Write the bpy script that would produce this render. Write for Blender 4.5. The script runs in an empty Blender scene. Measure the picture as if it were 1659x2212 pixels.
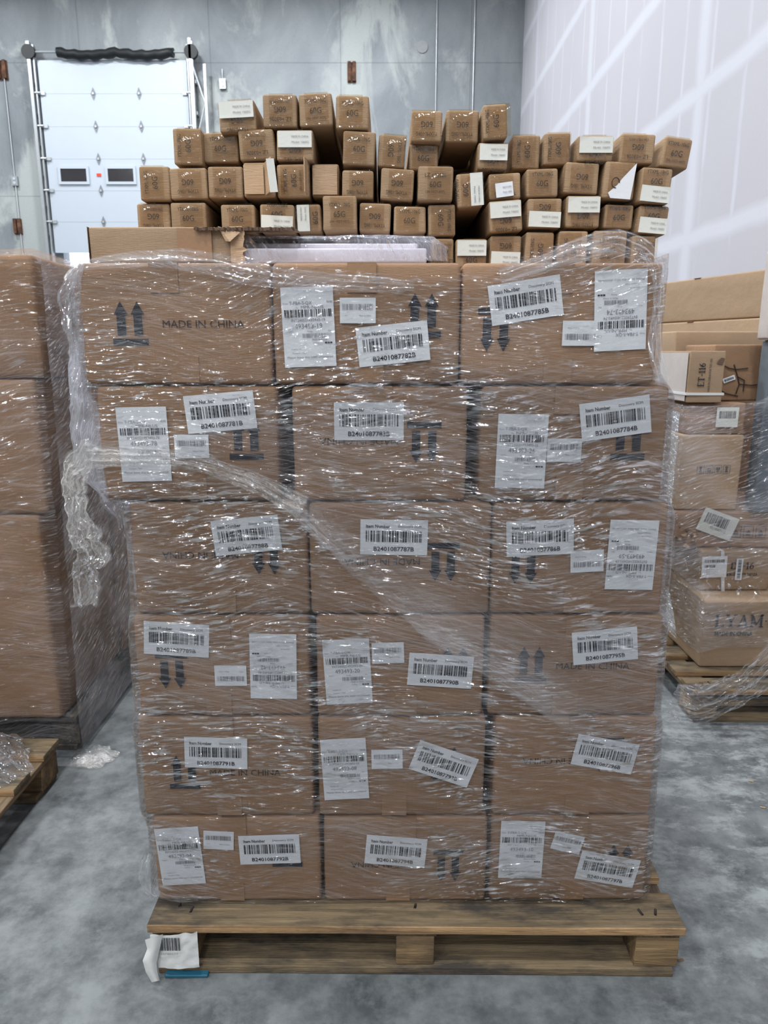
import bpy, math, random
from mathutils import Vector, Matrix, noise, Euler
S = bpy.context.scene; COL = S.collection
R = math.radians
# ---------------------------------------------------------------- camera
F_PX = 1533.0; PITCH = R(12.6); CAMH = 1.41
cam = bpy.data.cameras.new('camera'); camo = bpy.data.objects.new('camera', cam); COL.objects.link(camo)
cam.sensor_fit = 'VERTICAL'; cam.sensor_height = 36.0; cam.sensor_width = 36.0
cam.lens = F_PX/2212*36.0
cam.clip_start = .05; cam.clip_end = 200
camo.location = (0, 0, CAMH); camo.rotation_euler = (R(90)-PITCH, 0, 0)
cam.dof.use_dof = True; cam.dof.focus_distance = 1.5; cam.dof.aperture_fstop = 9.0
S.camera = camo
# ---------------------------------------------------------------- world, exposure, lamps
W = bpy.data.worlds.new('world'); S.world = W; W.use_nodes = True
bg = W.node_tree.nodes['Background']; bg.inputs[0].default_value = (.80, .88, 1, 1); bg.inputs[1].default_value = 6.0
S.view_settings.view_transform = 'Standard'; S.view_settings.look = 'None'
S.view_settings.gamma = 1; S.view_settings.use_curve_mapping = False
S.view_settings.exposure = -0.66
S.cycles.transparent_max_bounces = 32
S.cycles.sample_clamp_indirect = 6
S.cycles.max_bounces = 7; S.cycles.diffuse_bounces = 3; S.cycles.glossy_bounces = 3
S.cycles.caustics_reflective = False; S.cycles.caustics_refractive = False
S.cycles.adaptive_threshold = .03
LAMP_W = 345; LAMP_COL = (.94, .97, 1.0); LAMP_Z = 8.45
LAMPS = [(x, y) for x in (-8.0, -4.2, -.4) for y in (-8.8, -5.0, -1.2, 3.5, 8.5, 12.8)]
DWALL = 15.5; XR_WALL = 2.72; CEIL = 9.0

def P(px, py, Y):
    """point on the vertical plane at distance Y seen at pixel px,py of the 1659x2212 photograph"""
    a = (px-829.5)/F_PX; b = (1106-py)/F_PX
    d = Vector((a, math.cos(PITCH)+b*math.sin(PITCH), -math.sin(PITCH)+b*math.cos(PITCH)))
    t = Y/d.y
    return Vector((d.x*t, Y, CAMH+d.z*t))

# ---------------------------------------------------------------- node helpers
def new_mat(name):
    m = bpy.data.materials.new(name); m.use_nodes = True; nt = m.node_tree; nt.nodes.clear()
    return m, nt
class N:
    def __init__(s, nt): s.nt = nt
    def __call__(s, t, **kw):
        n = s.nt.nodes.new(t)
        for k, v in kw.items():
            if k.startswith('i_'):
                key = k[2:]; key = int(key) if key.isdigit() else key.replace('_', ' ')
                if isinstance(v, bpy.types.NodeSocket): s.nt.links.new(v, n.inputs[key])
                else: n.inputs[key].default_value = v
            else: setattr(n, k, v)
        return n
def math_(n, op, a, b=None, clamp=False):
    m = n('ShaderNodeMath', operation=op, i_0=a); m.use_clamp = clamp
    if b is not None:
        if isinstance(b, bpy.types.NodeSocket): n.nt.links.new(b, m.inputs[1])
        else: m.inputs[1].default_value = b
    return m.outputs[0]
def ramp(n, fac, stops):
    r = n('ShaderNodeValToRGB', i_0=fac); cr = r.color_ramp
    while len(cr.elements) < len(stops): cr.elements.new(.5)
    for e, (p, c) in zip(cr.elements, stops):
        e.position = p; e.color = (c, c, c, 1) if not isinstance(c, tuple) else c+(1,)
    return r.outputs[0]
def mixc(n, fac, a, b):
    m = n('ShaderNodeMix', data_type='RGBA')
    for k, v in ((0, fac), (6, a), (7, b)):
        if isinstance(v, bpy.types.NodeSocket): n.nt.links.new(v, m.inputs[k])
        else: m.inputs[k].default_value = v+(1,) if isinstance(v, tuple) and len(v) == 3 else v
    return m.outputs[2]
def mapping(n, vec, scale=(1, 1, 1), rot=(0, 0, 0), loc=(0, 0, 0)):
    return n('ShaderNodeMapping', i_Vector=vec, i_Scale=scale, i_Rotation=rot, i_Location=loc).outputs[0]
def noise_(n, vec, scale=5, detail=3, rough=.5, dist=0):
    return n('ShaderNodeTexNoise', i_Vector=vec, i_Scale=scale, i_Detail=detail, i_Roughness=rough, i_Distortion=dist).outputs[0]
def finish(n, col, rough=.8, spec=.3, metal=0, bump=None, bdist=.002, bstr=1):
    p = n('ShaderNodeBsdfPrincipled', i_Metallic=metal)
    p.inputs['Specular IOR Level'].default_value = spec
    for k, v in (('Base Color', col), ('Roughness', rough)):
        if isinstance(v, bpy.types.NodeSocket): n.nt.links.new(v, p.inputs[k])
        else: p.inputs[k].default_value = v+(1,) if isinstance(v, tuple) else v
    if bump is not None:
        b = n('ShaderNodeBump', i_Height=bump, i_Distance=bdist, i_Strength=bstr)
        n.nt.links.new(b.outputs[0], p.inputs['Normal'])
    o = n('ShaderNodeOutputMaterial'); n.nt.links.new(p.outputs[0], o.inputs[0])
def plain(name, col, rough=.7, spec=.3, metal=0, var=.12, scale=20):
    m, nt = new_mat(name); n = N(nt)
    oc = n('ShaderNodeTexCoord').outputs['Object']
    f = noise_(n, oc, scale, 4)
    c = mixc(n, f, tuple(v*(1-var) for v in col), tuple(min(1, v*(1+var)) for v in col))
    finish(n, c, rough, spec, metal, bump=noise_(n, oc, scale*6, 2), bdist=.0005)
    return m
def cardboard(name, col, var=.10, rough=.75):
    m, nt = new_mat(name); n = N(nt)
    tc = n('ShaderNodeTexCoord'); oc = tc.outputs['Object']
    oi = n('ShaderNodeObjectInfo').outputs['Random']
    add = n('ShaderNodeVectorMath', operation='ADD', i_0=oc); cmb = n('ShaderNodeCombineXYZ', i_X=math_(n, 'MULTIPLY', oi, 37.0))
    nt.links.new(cmb.outputs[0], add.inputs[1]); v = add.outputs[0]
    big = noise_(n, v, 5, 4, .6)
    fib = noise_(n, mapping(n, v, (40, 40, 400)), 1.5, 3, .6)
    fl = noise_(n, mapping(n, v, (220, 220, 8)), 1.0, 2)
    c = mixc(n, big, tuple(x*(1-var) for x in col), tuple(x*(1+var) for x in col))
    c = mixc(n, math_(n, 'MULTIPLY', fib, .35), c, tuple(x*.72 for x in col))
    hv = n('ShaderNodeHueSaturation', i_Color=c, i_Value=math_(n, 'ADD', math_(n, 'MULTIPLY', oi, .16), .92)).outputs[0]
    h = math_(n, 'ADD', math_(n, 'MULTIPLY', noise_(n, v, 14, 3), 4.0), math_(n, 'ADD', math_(n, 'MULTIPLY', fl, .35), fib))
    finish(n, hv, rough, .25, bump=h, bdist=.0012)
    return m
M = {}
M['kraft'] = cardboard('kraft_cardboard', (.322, .193, .113))
M['kraft_tube'] = cardboard('tan_cardboard', (.355, .238, .140))
M['kraft_gold'] = cardboard('golden_cardboard', (.36, .25, .158))
M['kraft_pale'] = cardboard('pale_cardboard', (.50, .34, .21))
M['kraft_edge'] = cardboard('dark_cut_cardboard', (.14, .09, .06))
M['ink'] = plain('black_print', (.030, .030, .036), .7, .2)
M['ink_soft'] = plain('faded_print', (.035, .028, .025), .8, .2)
M['ink_grey'] = plain('grey_print', (.22, .22, .24), .8, .2)
M['paper'] = plain('white_label_paper', (.72, .73, .74), .55, .35, var=.03)
M['paper_cream'] = plain('cream_label_paper', (.66, .66, .60), .6, .3, var=.03)
M['tape'] = plain('brown_packing_tape', (.30, .175, .095), .28, .5, var=.06)
M['strap'] = plain('white_plastic_strap', (.66, .65, .64), .4, .4, var=.05)
M['red'] = plain('red_print', (.55, .10, .05), .6)
M['redtag'] = plain('red_sticker', (.75, .06, .03), .6)
M['blue'] = plain('blue_plastic', (.02, .11, .17), .4)
M['foam'] = plain('white_foam_board', (.74, .70, .76), .5, .3, var=.04)
M['dark'] = plain('charcoal_board', (.035, .037, .042), .5)
M['slate'] = plain('slate_board', (.13, .15, .17), .5)
M['yellow'] = plain('yellow_print', (.8, .42, .02), .5)
M['steel'] = plain('galvanised_steel', (.42, .44, .46), .42, .5, .7, .15, 30)
M['beige'] = plain('pale_beige_board', (.50, .45, .42), .6)
M['hinge'] = plain('dull_hinge_steel', (.20, .21, .23), .5, .4, .3)
M['paper_worn'] = plain('worn_grey_paper', (.58, .58, .56), .7, .2)
M['black'] = plain('black_rubber', (.012, .014, .015), .5)
M['glass'] = plain('dark_window_glass', (.035, .033, .036), .12, .6)
M['door'] = plain('white_door_steel', (.45, .50, .56), .45, .4, 0, .03, 3)
M['lampm'] = plain('white_lamp_housing', (.8, .8, .8), .4)
# wood
def wood(name, col, dark, axis=0):
    m, nt = new_mat(name); n = N(nt)
    tc = n('ShaderNodeTexCoord'); oc = tc.outputs['Object']; oi = n('ShaderNodeObjectInfo').outputs['Random']
    add = n('ShaderNodeVectorMath', operation='ADD', i_0=oc)
    cmb = n('ShaderNodeCombineXYZ', i_X=math_(n, 'MULTIPLY', oi, 23.0), i_Y=math_(n, 'MULTIPLY', oi, 11.0)); nt.links.new(cmb.outputs[0], add.inputs[1]); v = add.outputs[0]
    sc = [60, 60, 60]; sc[axis] = 3
    g = ramp(n, noise_(n, mapping(n, v, tuple(sc)), 1, 6, .72, .6), [(.34, 0.0), (.66, 1.0)])
    st = noise_(n, mapping(n, v, (3, 9, 9) if axis == 0 else (9, 3, 9)), 1, 5, .7)
    c = mixc(n, g, tuple(x*.60 for x in col), tuple(x*1.25 for x in col))
    c = mixc(n, ramp(n, st, [(.46, 0.0), (.62, .9)]), c, dark)
    finish(n, c, .8, .2, bump=g, bdist=.002)
    return m
M['wood_x'] = wood('pallet_wood', (.20, .148, .088), (.04, .036, .033), 0)
M['wood_y'] = wood('pallet_wood_lengthwise', (.20, .14, .085), (.05, .042, .035), 1)
M['wood_orange'] = wood('fresh_pallet_wood', (.25, .165, .085), (.10, .07, .045), 0)
M['wood_edge'] = wood('sawn_pallet_wood', (.40, .25, .125), (.16, .10, .06), 0)
M['wood_dark'] = wood('dark_grey_wood', (.12, .10, .08), (.04, .04, .04), 1)  # the left pallet's own dark timber
# concrete
def concrete_wall():
    m, nt = new_mat('concrete_wall'); n = N(nt); oc = n('ShaderNodeTexCoord').outputs['Object']
    a = noise_(n, mapping(n, oc, (.35, 1, .22)), 1.6, 7, .62, .6)
    b = noise_(n, mapping(n, oc, (1.6, 1, .30)), 1.3, 6, .7)
    pale = ramp(n, noise_(n, mapping(n, oc, (1, 1, .45), loc=(2.3, 0, 1)), .75, 7, .62, .5), [(.50, 0.0), (.57, 1.0)])
    c = ramp(n, a, [(.30, (.125, .140, .152)), (.5, (.215, .235, .25)), (.70, (.33, .352, .365))])
    c = mixc(n, math_(n, 'MULTIPLY', b, .35), c, (.33, .355, .37))
    c = mixc(n, math_(n, 'MULTIPLY', pale, .75), c, (.44, .47, .455))
    fine = noise_(n, oc, 26, 5, .7)
    c = mixc(n, ramp(n, fine, [(.55, 0.0), (.8, .35)]), c, (.10, .11, .12))
    sp = n('ShaderNodeSeparateXYZ', i_0=oc)
    for ax, per, of in ((0, 2.55, .85), (2, 2.44, .35)):
        pg = math_(n, 'PINGPONG', math_(n, 'ADD', sp.outputs[ax], of), per/2)
        c = mixc(n, ramp(n, pg, [(.0, .42), (.016, 0.0)]), c, (.07, .08, .09))
    finish(n, c, .75, .25, bump=fine, bdist=.004)
    return m
def concrete_floor():
    m, nt = new_mat('concrete_floor'); n = N(nt); oc = n('ShaderNodeTexCoord').outputs['Object']
    a = noise_(n, oc, 6.5, 9, .70, 0); b = noise_(n, mapping(n, oc, (1, 1, 1), loc=(5, 3, 0)), 16, 8, .72, 0)
    c = ramp(n, a, [(.36, (.065, .073, .077)), (.5, (.115, .125, .129)), (.64, (.185, .198, .200))])
    c = mixc(n, ramp(n, b, [(.46, 0.0), (.66, .55)]), c, (.19, .205, .205))
    # worn plaster dust, only on the side next to the drywall
    sx = n('ShaderNodeSeparateXYZ', i_0=oc).outputs[0]
    side = ramp(n, math_(n, 'MULTIPLY', math_(n, 'ADD', sx, -.35), 1.1, True), [(0, 0.0), (1, 1.0)])
    du = ramp(n, noise_(n, mapping(n, oc, (1.0, 1.6, 1)), 5.5, 10, .78, .1), [(.48, 0.0), (.60, 1.0)])
    c = mixc(n, math_(n, 'MULTIPLY', math_(n, 'MULTIPLY', du, side), .75), c, (.36, .385, .385))
    finish(n, c, ramp(n, b, [(.3, .38), (.7, .62)]), .4, bump=b, bdist=.0012)
    return m
def drywall():
    m, nt = new_mat('taped_drywall'); n = N(nt); oc = n('ShaderNodeTexCoord').outputs['Object']
    sp = n('ShaderNodeSeparateXYZ', i_0=oc); Y = sp.outputs[1]; Z = sp.outputs[2]
    wob = math_(n, 'MULTIPLY', noise_(n, mapping(n, oc, (1, .8, .8)), 1.3, 2), .10)
    def lines(c, period, off, half, soft):
        t = math_(n, 'ADD', c, off); t = math_(n, 'ADD', t, wob)
        fr = math_(n, 'PINGPONG', t, period/2.0)
        return ramp(n, math_(n, 'DIVIDE', fr, period/2.0), [(max(0, half/(period/2)-soft), 1.0), (half/(period/2)+soft, 0.0)])
    seam = lines(Z, 1.22, -.02, .07, .06)
    butt = lines(Y, 3.66, .5, .10, .03)
    stud = lines(Y, .61, .1, .028, .04)
    brk = ramp(n, noise_(n, mapping(n, oc, (1, 3.0, .9)), 1.2, 3), [(.40, 0.0), (.55, 1.0)])
    stud = math_(n, 'MULTIPLY', math_(n, 'MULTIPLY', stud, brk), .75)
    msk = math_(n, 'MAXIMUM', seam, math_(n, 'MAXIMUM', math_(n, 'MULTIPLY', butt, .9), stud))
    base = mixc(n, noise_(n, oc, .8, 3), (.46, .45, .485), (.51, .495, .53))
    c = mixc(n, msk, base, (.57, .575, .625))
    finish(n, c, .75, .2, bump=noise_(n, oc, 40, 3), bdist=.001)
    return m
M['cwall'] = concrete_wall(); M['floor'] = concrete_floor(); M['dry'] = drywall()
M['ceil'] = plain('white_ceiling_deck', (.62, .63, .64), .7); M['plainwall'] = plain('pale_plaster', (.30, .31, .32), .8)
def rust():
    m, nt = new_mat('rusty_steel'); n = N(nt); oc = n('ShaderNodeTexCoord').outputs['Object']
    c = ramp(n, noise_(n, oc, 9, 5, .7), [(.35, (.035, .022, .02)), (.6, (.16, .07, .035)), (.75, (.30, .28, .27))])
    finish(n, c, .8, .3); return m
M['rust'] = rust()
# stretch film: clear, glossy, creased along its stretch direction; UV is in metres
def film(name, haze=.012, crease=.13, ang=0, fine=1.0, bump=1.0, gloss=.17, rough=.05, tint=(.90, .90, .93), crumple=.66, fade=False):
    m, nt = new_mat(name); n = N(nt)
    uv = n('ShaderNodeUVMap', uv_map='UVMap').outputs[0]
    wn = n('ShaderNodeTexNoise', i_Vector=uv, i_Scale=2.3, i_Detail=1.0)
    off = n('ShaderNodeVectorMath', operation='MULTIPLY_ADD', i_0=wn.outputs[1], i_1=(.12, .13, 0), i_2=uv).outputs[0]
    def st(a, sx, sy, d=3, r=.6):
        return noise_(n, mapping(n, off, (sx*fine, sy*fine, 1), (0, 0, 0)) if a == 0 else mapping(n, mapping(n, off, rot=(0, 0, R(a))), (sx*fine, sy*fine, 1)), 1.0, d, r)
    A = st(ang+9, 1.3, 95); B = st(ang-13, 1.8, 130)
    def rid(x, w): # thin crests
        return ramp(n, math_(n, 'ABSOLUTE', math_(n, 'SUBTRACT', x, .5)), [(0.0, 1.0), (w, 0.0)])
    rg = noise_(n, mapping(n, uv, (1, 1.8, 1), loc=(3, 7, 0)), 3.0, 2)
    reg = ramp(n, rg, [(.40, .05), (.62, 1.0)])
    crest = math_(n, 'MAXIMUM', rid(A, .030), rid(B, .018))
    if crumple > .7: crest = math_(n, 'MAXIMUM', crest, rid(noise_(n, off, 42*fine, 3, .6), .05))
    v1 = n('ShaderNodeTexNoise', i_Vector=mapping(n, mapping(n, off, rot=(0, 0, R(ang+4))), (20*fine, 170*fine, 1)), i_Scale=1.0, i_Detail=1.5, i_Roughness=.6).outputs[1]
    v2 = n('ShaderNodeTexNoise', i_Vector=off, i_Scale=115*fine, i_Detail=1.5, i_Roughness=.6).outputs[1]
    # facets of the crinkled film: the normal itself wanders, mostly up and down across the creases
    pk = ramp(n, noise_(n, mapping(n, mapping(n, uv, rot=(0, 0, R(28))), (.8, 2.6, 1), loc=(9.3, 2, 0)), 3.0, 3), [(.44, .03), (.58, 1.0)])
    sk = ramp(n, noise_(n, mapping(n, mapping(n, off, rot=(0, 0, R(ang-6))), (24*fine, 190*fine, 1)), 1.0, 2, .6), [(.53, 0.0), (.62, 1.0)])
    d1 = n('ShaderNodeVectorMath', operation='SUBTRACT', i_0=v1, i_1=(.5, .5, .5)).outputs[0]
    d2 = n('ShaderNodeVectorMath', operation='SUBTRACT', i_0=v2, i_1=(.5, .5, .5)).outputs[0]
    e1 = n('ShaderNodeVectorMath', operation='MULTIPLY', i_0=d1, i_1=(1.6*bump, 1.6*bump, 4.2*bump)).outputs[0]
    e2 = n('ShaderNodeVectorMath', operation='SCALE', i_0=d2); n.nt.links.new(math_(n, 'MULTIPLY', pk, 3.6*crumple*bump), e2.inputs['Scale'])
    gn = n('ShaderNodeNewGeometry').outputs['Normal']
    ad = n('ShaderNodeVectorMath', operation='ADD', i_0=gn, i_1=e1).outputs[0]
    ad = n('ShaderNodeVectorMath', operation='ADD', i_0=ad, i_1=e2.outputs[0]).outputs[0]
    fn_ = n('ShaderNodeVectorMath', operation='NORMALIZE', i_0=ad).outputs[0]
    hz = math_(n, 'ADD', math_(n, 'MULTIPLY', math_(n, 'MULTIPLY', crest, reg), crease), math_(n, 'MULTIPLY', reg, haze), True)
    fr = n('ShaderNodeFresnel', i_IOR=1.42).outputs[0]
    sk = math_(n, 'MULTIPLY', sk, math_(n, 'ADD', math_(n, 'MULTIPLY', pk, .90), .10))
    ff = math_(n, 'ADD', math_(n, 'MULTIPLY', fr, .35), math_(n, 'ADD', math_(n, 'MULTIPLY', crest, gloss*.30), math_(n, 'MULTIPLY', sk, gloss*3.0)), True)
    ff = math_(n, 'MINIMUM', ff, .6)
    if fade:   # fewer layers of film towards the rims of a folded strip
        e = n('ShaderNodeSeparateXYZ', i_0=n('ShaderNodeUVMap', uv_map='Edge').outputs[0])
        def sm(x, w): 
            r_ = n('ShaderNodeMapRange', interpolation_type='SMOOTHSTEP', i_0=x); r_.inputs[1].default_value = 0; r_.inputs[2].default_value = w; return r_.outputs[0]
        v_ = e.outputs[1]; u_ = e.outputs[0]
        k = math_(n, 'MULTIPLY', math_(n, 'MULTIPLY', sm(v_, fade[0]), sm(math_(n, 'SUBTRACT', 1.0, v_), fade[1])), sm(math_(n, 'SUBTRACT', 1.0, u_), fade[2]))
        hz = math_(n, 'MULTIPLY', hz, k); ff = math_(n, 'MULTIPLY', ff, k)
    tr = n('ShaderNodeBsdfTransparent', i_Color=(.97, .97, .975, 1)).outputs[0]
    df = n('ShaderNodeBsdfDiffuse', i_Color=tint+(1,)).outputs[0]
    tl = n('ShaderNodeBsdfTranslucent', i_Color=tint+(1,)).outputs[0]
    dd = n('ShaderNodeMixShader', i_0=.35, i_1=df, i_2=tl).outputs[0]
    b1 = n('ShaderNodeMixShader', i_0=hz, i_1=tr, i_2=dd).outputs[0]
    gl = n('ShaderNodeBsdfGlossy', i_Color=(1, 1, 1, 1), i_Roughness=rough, i_Normal=fn_).outputs[0]
    sh = n('ShaderNodeMixShader', i_0=ff, i_1=b1, i_2=gl).outputs[0]
    o = n('ShaderNodeOutputMaterial'); nt.links.new(sh, o.inputs[0])
    return m
M['film'] = film('clear_stretch_film')
M['film_soft'] = film('clear_stretch_film_layers', haze=.006, crease=.11, fine=.55, bump=.85, ang=4, gloss=.15, crumple=.3)
M['film_band'] = film('folded_stretch_film', haze=.05, crease=.14, fine=1.2, bump=.9, gloss=.08, fade=(.30, .15, .02))
M['film_rim'] = film('gathered_stretch_film', haze=.16, crease=.26, fine=1.1, bump=1.1, gloss=.2, fade=(.10, .10, .03))
M['film_spread'] = film('spread_stretch_film', haze=.17, crease=.24, fine=1.1, bump=.7, gloss=.04, crumple=.3, fade=(.9, .06, .35))
M['film_rope'] = film('twisted_stretch_film', haze=.26, crease=.40, fine=1.4, bump=1.2, gloss=.22, crumple=1.2, tint=(.86, .84, .80), fade=(.12, .12, .03))
M['film_flap'] = film('milky_stretch_film', haze=.36, crease=.28, fine=.9, bump=1.2, gloss=.12, tint=(.84, .85, .95), ang=70)

# ---------------------------------------------------------------- mesh helpers
def tag(o, label=None, cat=None, group=None, kind=None):
    if label: o['label'] = label
    if cat: o['category'] = cat
    if group: o['group'] = group
    if kind: o['kind'] = kind
    return o
def empty(name, loc=(0, 0, 0), rz=0, label=None, cat=None, group=None):
    o = bpy.data.objects.new(name, None); COL.objects.link(o); o.location = loc; o.rotation_euler = (0, 0, rz)
    o.empty_display_size = .05
    return tag(o, label, cat, group)
_tc = {}
def text_data(s, bold):
    k = (s, bold)
    if k not in _tc:
        c = bpy.data.curves.new('t', 'FONT'); c.body = s; c.align_x = 'CENTER'; c.align_y = 'CENTER'; c.size = 1.0
        c.resolution_u = 2; c.offset = .018 if bold else 0.0
        o = bpy.data.objects.new('t', c); COL.objects.link(o)
        me = bpy.data.meshes.new_from_object(o.evaluated_get(bpy.context.evaluated_depsgraph_get()))
        vs = [(v.co.x, v.co.y) for v in me.vertices]; fs = [tuple(p.vertices) for p in me.polygons]
        bpy.data.objects.remove(o); bpy.data.curves.remove(c); bpy.data.meshes.remove(me)
        xs = [v[0] for v in vs]; ys = [v[1] for v in vs]
        mx = (max(xs)+min(xs))/2; my = (max(ys)+min(ys))/2
        _tc[k] = ([(x-mx, y-my) for x, y in vs], fs, max(xs)-min(xs), max(ys)-min(ys))
    return _tc[k]
class MB:
    def __init__(s): s.v = []; s.f = []; s.m = []; s.mats = []; s.uv = {}
    def mi(s, m):
        m = M[m] if isinstance(m, str) else m
        if m not in s.mats: s.mats.append(m)
        return s.mats.index(m)
    def face(s, pts, m):
        b = len(s.v); s.v += [tuple(p) for p in pts]; s.f.append(tuple(range(b, b+len(pts)))); s.m.append(s.mi(m))
    def box(s, x0, x1, y0, y1, z0, z1, m, mat=None):
        b = len(s.v); T = mat or Matrix()
        for z in (z0, z1):
            for x, y in ((x0, y0), (x1, y0), (x1, y1), (x0, y1)): s.v.append(tuple(T @ Vector((x, y, z))))
        for q in ((0, 3, 2, 1), (4, 5, 6, 7), (0, 1, 5, 4), (1, 2, 6, 5), (2, 3, 7, 6), (3, 0, 4, 7)):
            s.f.append(tuple(b+i for i in q)); s.m.append(s.mi(m))
    def rbox(s, w, d, h, r=.006, n=(5, 5, 5), amp=.0015, seed=0, m='kraft', bulge=0.0):
        """rounded box, base centre at origin"""
        def axis(L, k):
            t = [0, r*.45, r]+[r+(L-2*r)*i/k for i in range(1, k)]+[L-r, L-r*.45, L]
            return t
        ax = [axis(w, n[0]), axis(d, n[1]), axis(h, n[2])]; L = (w, d, h); idx = {}
        def vert(p):
            k = tuple(round(c, 6) for c in p)
            if k in idx: return idx[k]
            inn = [min(max(p[i], r), L[i]-r) for i in range(3)]
            dv = Vector(p)-Vector(inn); q = Vector(inn)+(dv.normalized()*r if dv.length > 1e-9 else dv)
            q -= Vector((w/2, d/2, 0))
            nz = noise.noise_vector(q*6+Vector((seed*7.3, seed*3.1, 0)))*amp+noise.noise_vector(q*22+Vector((seed*5.3, 0, seed)))*amp*.4
            u = [2*p[i]/L[i]-1 for i in range(3)]
            nz.z *= .15
            bl = Vector((u[0]*(1-u[1]**2)*(1-u[2]**2), u[1]*(1-u[0]**2)*(1-u[2]**2), 0))*bulge
            idx[k] = len(s.v); s.v.append(tuple(q+nz+bl)); return idx[k]
        mi = s.mi(m)
        for a in range(3):
            b_, c_ = (a+1) % 3, (a+2) % 3
            for side in (0, L[a]):
                for i in range(len(ax[b_])-1):
                    for j in range(len(ax[c_])-1):
                        q = []
                        for (ii, jj) in ((i, j), (i+1, j), (i+1, j+1), (i, j+1)):
                            p = [0, 0, 0]; p[a] = side; p[b_] = ax[b_][ii]; p[c_] = ax[c_][jj]; q.append(vert(p))
                        if side == 0: q.reverse()
                        s.f.append(tuple(q)); s.m.append(mi)
    def text(s, st, cx, cz, y, width=None, height=None, m='ink', bold=False, rot=0, side='front', x=0):
        vs, fs, tw, th = text_data(st, bold)
        sx = width/tw if width else height/th; sy = height/th if height else sx
        c, sn = math.cos(rot), math.sin(rot); b = len(s.v)
        for (a, e) in vs:
            a *= sx; e *= sy; p, q = a*c-e*sn, a*sn+e*c
            s.v.append((cx+p, y, cz+q) if side == 'front' else (x, cx-p, cz+q))
        mi = s.mi(m)
        for f in fs: s.f.append(tuple(b+i for i in f)); s.m.append(mi)
    def poly(s, pts, y, m, cx=0, cz=0, rot=0):
        c, sn = math.cos(rot), math.sin(rot)
        s.face([(cx+a*c-e*sn, y, cz+a*sn+e*c) for a, e in pts], m)
    def tube(s, pts, r, m, k=10):
        pts = [Vector(p) for p in pts]; b = len(s.v)
        for i, p in enumerate(pts):
            t = (pts[min(i+1, len(pts)-1)]-pts[max(i-1, 0)]).normalized()
            up = Vector((0, 0, 1)) if abs(t.z) < .9 else Vector((1, 0, 0))
            a = t.cross(up).normalized(); c = t.cross(a); rr = r[i] if isinstance(r, (list, tuple)) else r
            for j in range(k):
                an = 2*math.pi*j/k; s.v.append(tuple(p+(a*math.cos(an)+c*math.sin(an))*rr))
        mi = s.mi(m)
        for i in range(len(pts)-1):
            for j in range(k):
                s.f.append((b+i*k+j, b+i*k+(j+1) % k, b+(i+1)*k+(j+1) % k, b+(i+1)*k+j)); s.m.append(mi)
        s.f.append(tuple(b+j for j in range(k))); s.m.append(mi)
        e = b+(len(pts)-1)*k; s.f.append(tuple(e+j for j in reversed(range(k)))); s.m.append(mi)
    def build(s, name, parent=None, loc=(0, 0, 0), rot=(0, 0, 0), smooth=False):
        me = bpy.data.meshes.new(name); me.from_pydata(s.v, [], s.f)
        for m in s.mats: me.materials.append(m)
        me.polygons.foreach_set('material_index', s.m)
        if smooth: me.polygons.foreach_set('use_smooth', [True]*len(s.f))
        me.update()
        o = bpy.data.objects.new(name, me); COL.objects.link(o)
        o.parent = parent; o.location = loc; o.rotation_euler = rot
        return o
def grid_obj(name, fn, nu, nv, mat, parent=None, loc=(0, 0, 0)):
    """fn(i/nu, j/nv) -> (point, (u,v) in metres)"""
    vs = []; uvs = []
    for i in range(nu+1):
        for j in range(nv+1):
            p, t = fn(i/nu, j/nv); vs.append(tuple(p)); uvs.append(t)
    fs = [(i*(nv+1)+j, (i+1)*(nv+1)+j, (i+1)*(nv+1)+j+1, i*(nv+1)+j+1) for i in range(nu) for j in range(nv)]
    me = bpy.data.meshes.new(name); me.from_pydata(vs, [], fs); me.materials.append(mat)
    l = me.uv_layers.new(name='UVMap'); l2 = me.uv_layers.new(name='Edge')
    for lp in me.loops:
        k = lp.vertex_index; l.data[lp.index].uv = uvs[k]; l2.data[lp.index].uv = ((k//(nv+1))/nu, (k % (nv+1))/nv)
    me.polygons.foreach_set('use_smooth', [True]*len(fs)); me.update()
    o = bpy.data.objects.new(name, me); COL.objects.link(o); o.parent = parent; o.location = loc
    return o
def lerp_table(tab, t):
    if t <= tab[0][0]: return tab[0][1]
    for (a, va), (b, vb) in zip(tab, tab[1:]):
        if t <= b:
            k = (t-a)/(b-a); k = k*k*(3-2*k); return va+(vb-va)*k
    return tab[-1][1]
def catmull(pts, t):
    n = len(pts)-1; f = min(t*n, n-1e-6); i = int(f); k = f-i
    g = lambda j: Vector(pts[min(max(j, 0), n)])
    p0, p1, p2, p3 = g(i-1), g(i), g(i+1), g(i+2)
    return .5*((2*p1)+(p2-p0)*k+(2*p0-5*p1+4*p2-p3)*k*k+(3*p1-p0-3*p2+p3)*k**3)
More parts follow.
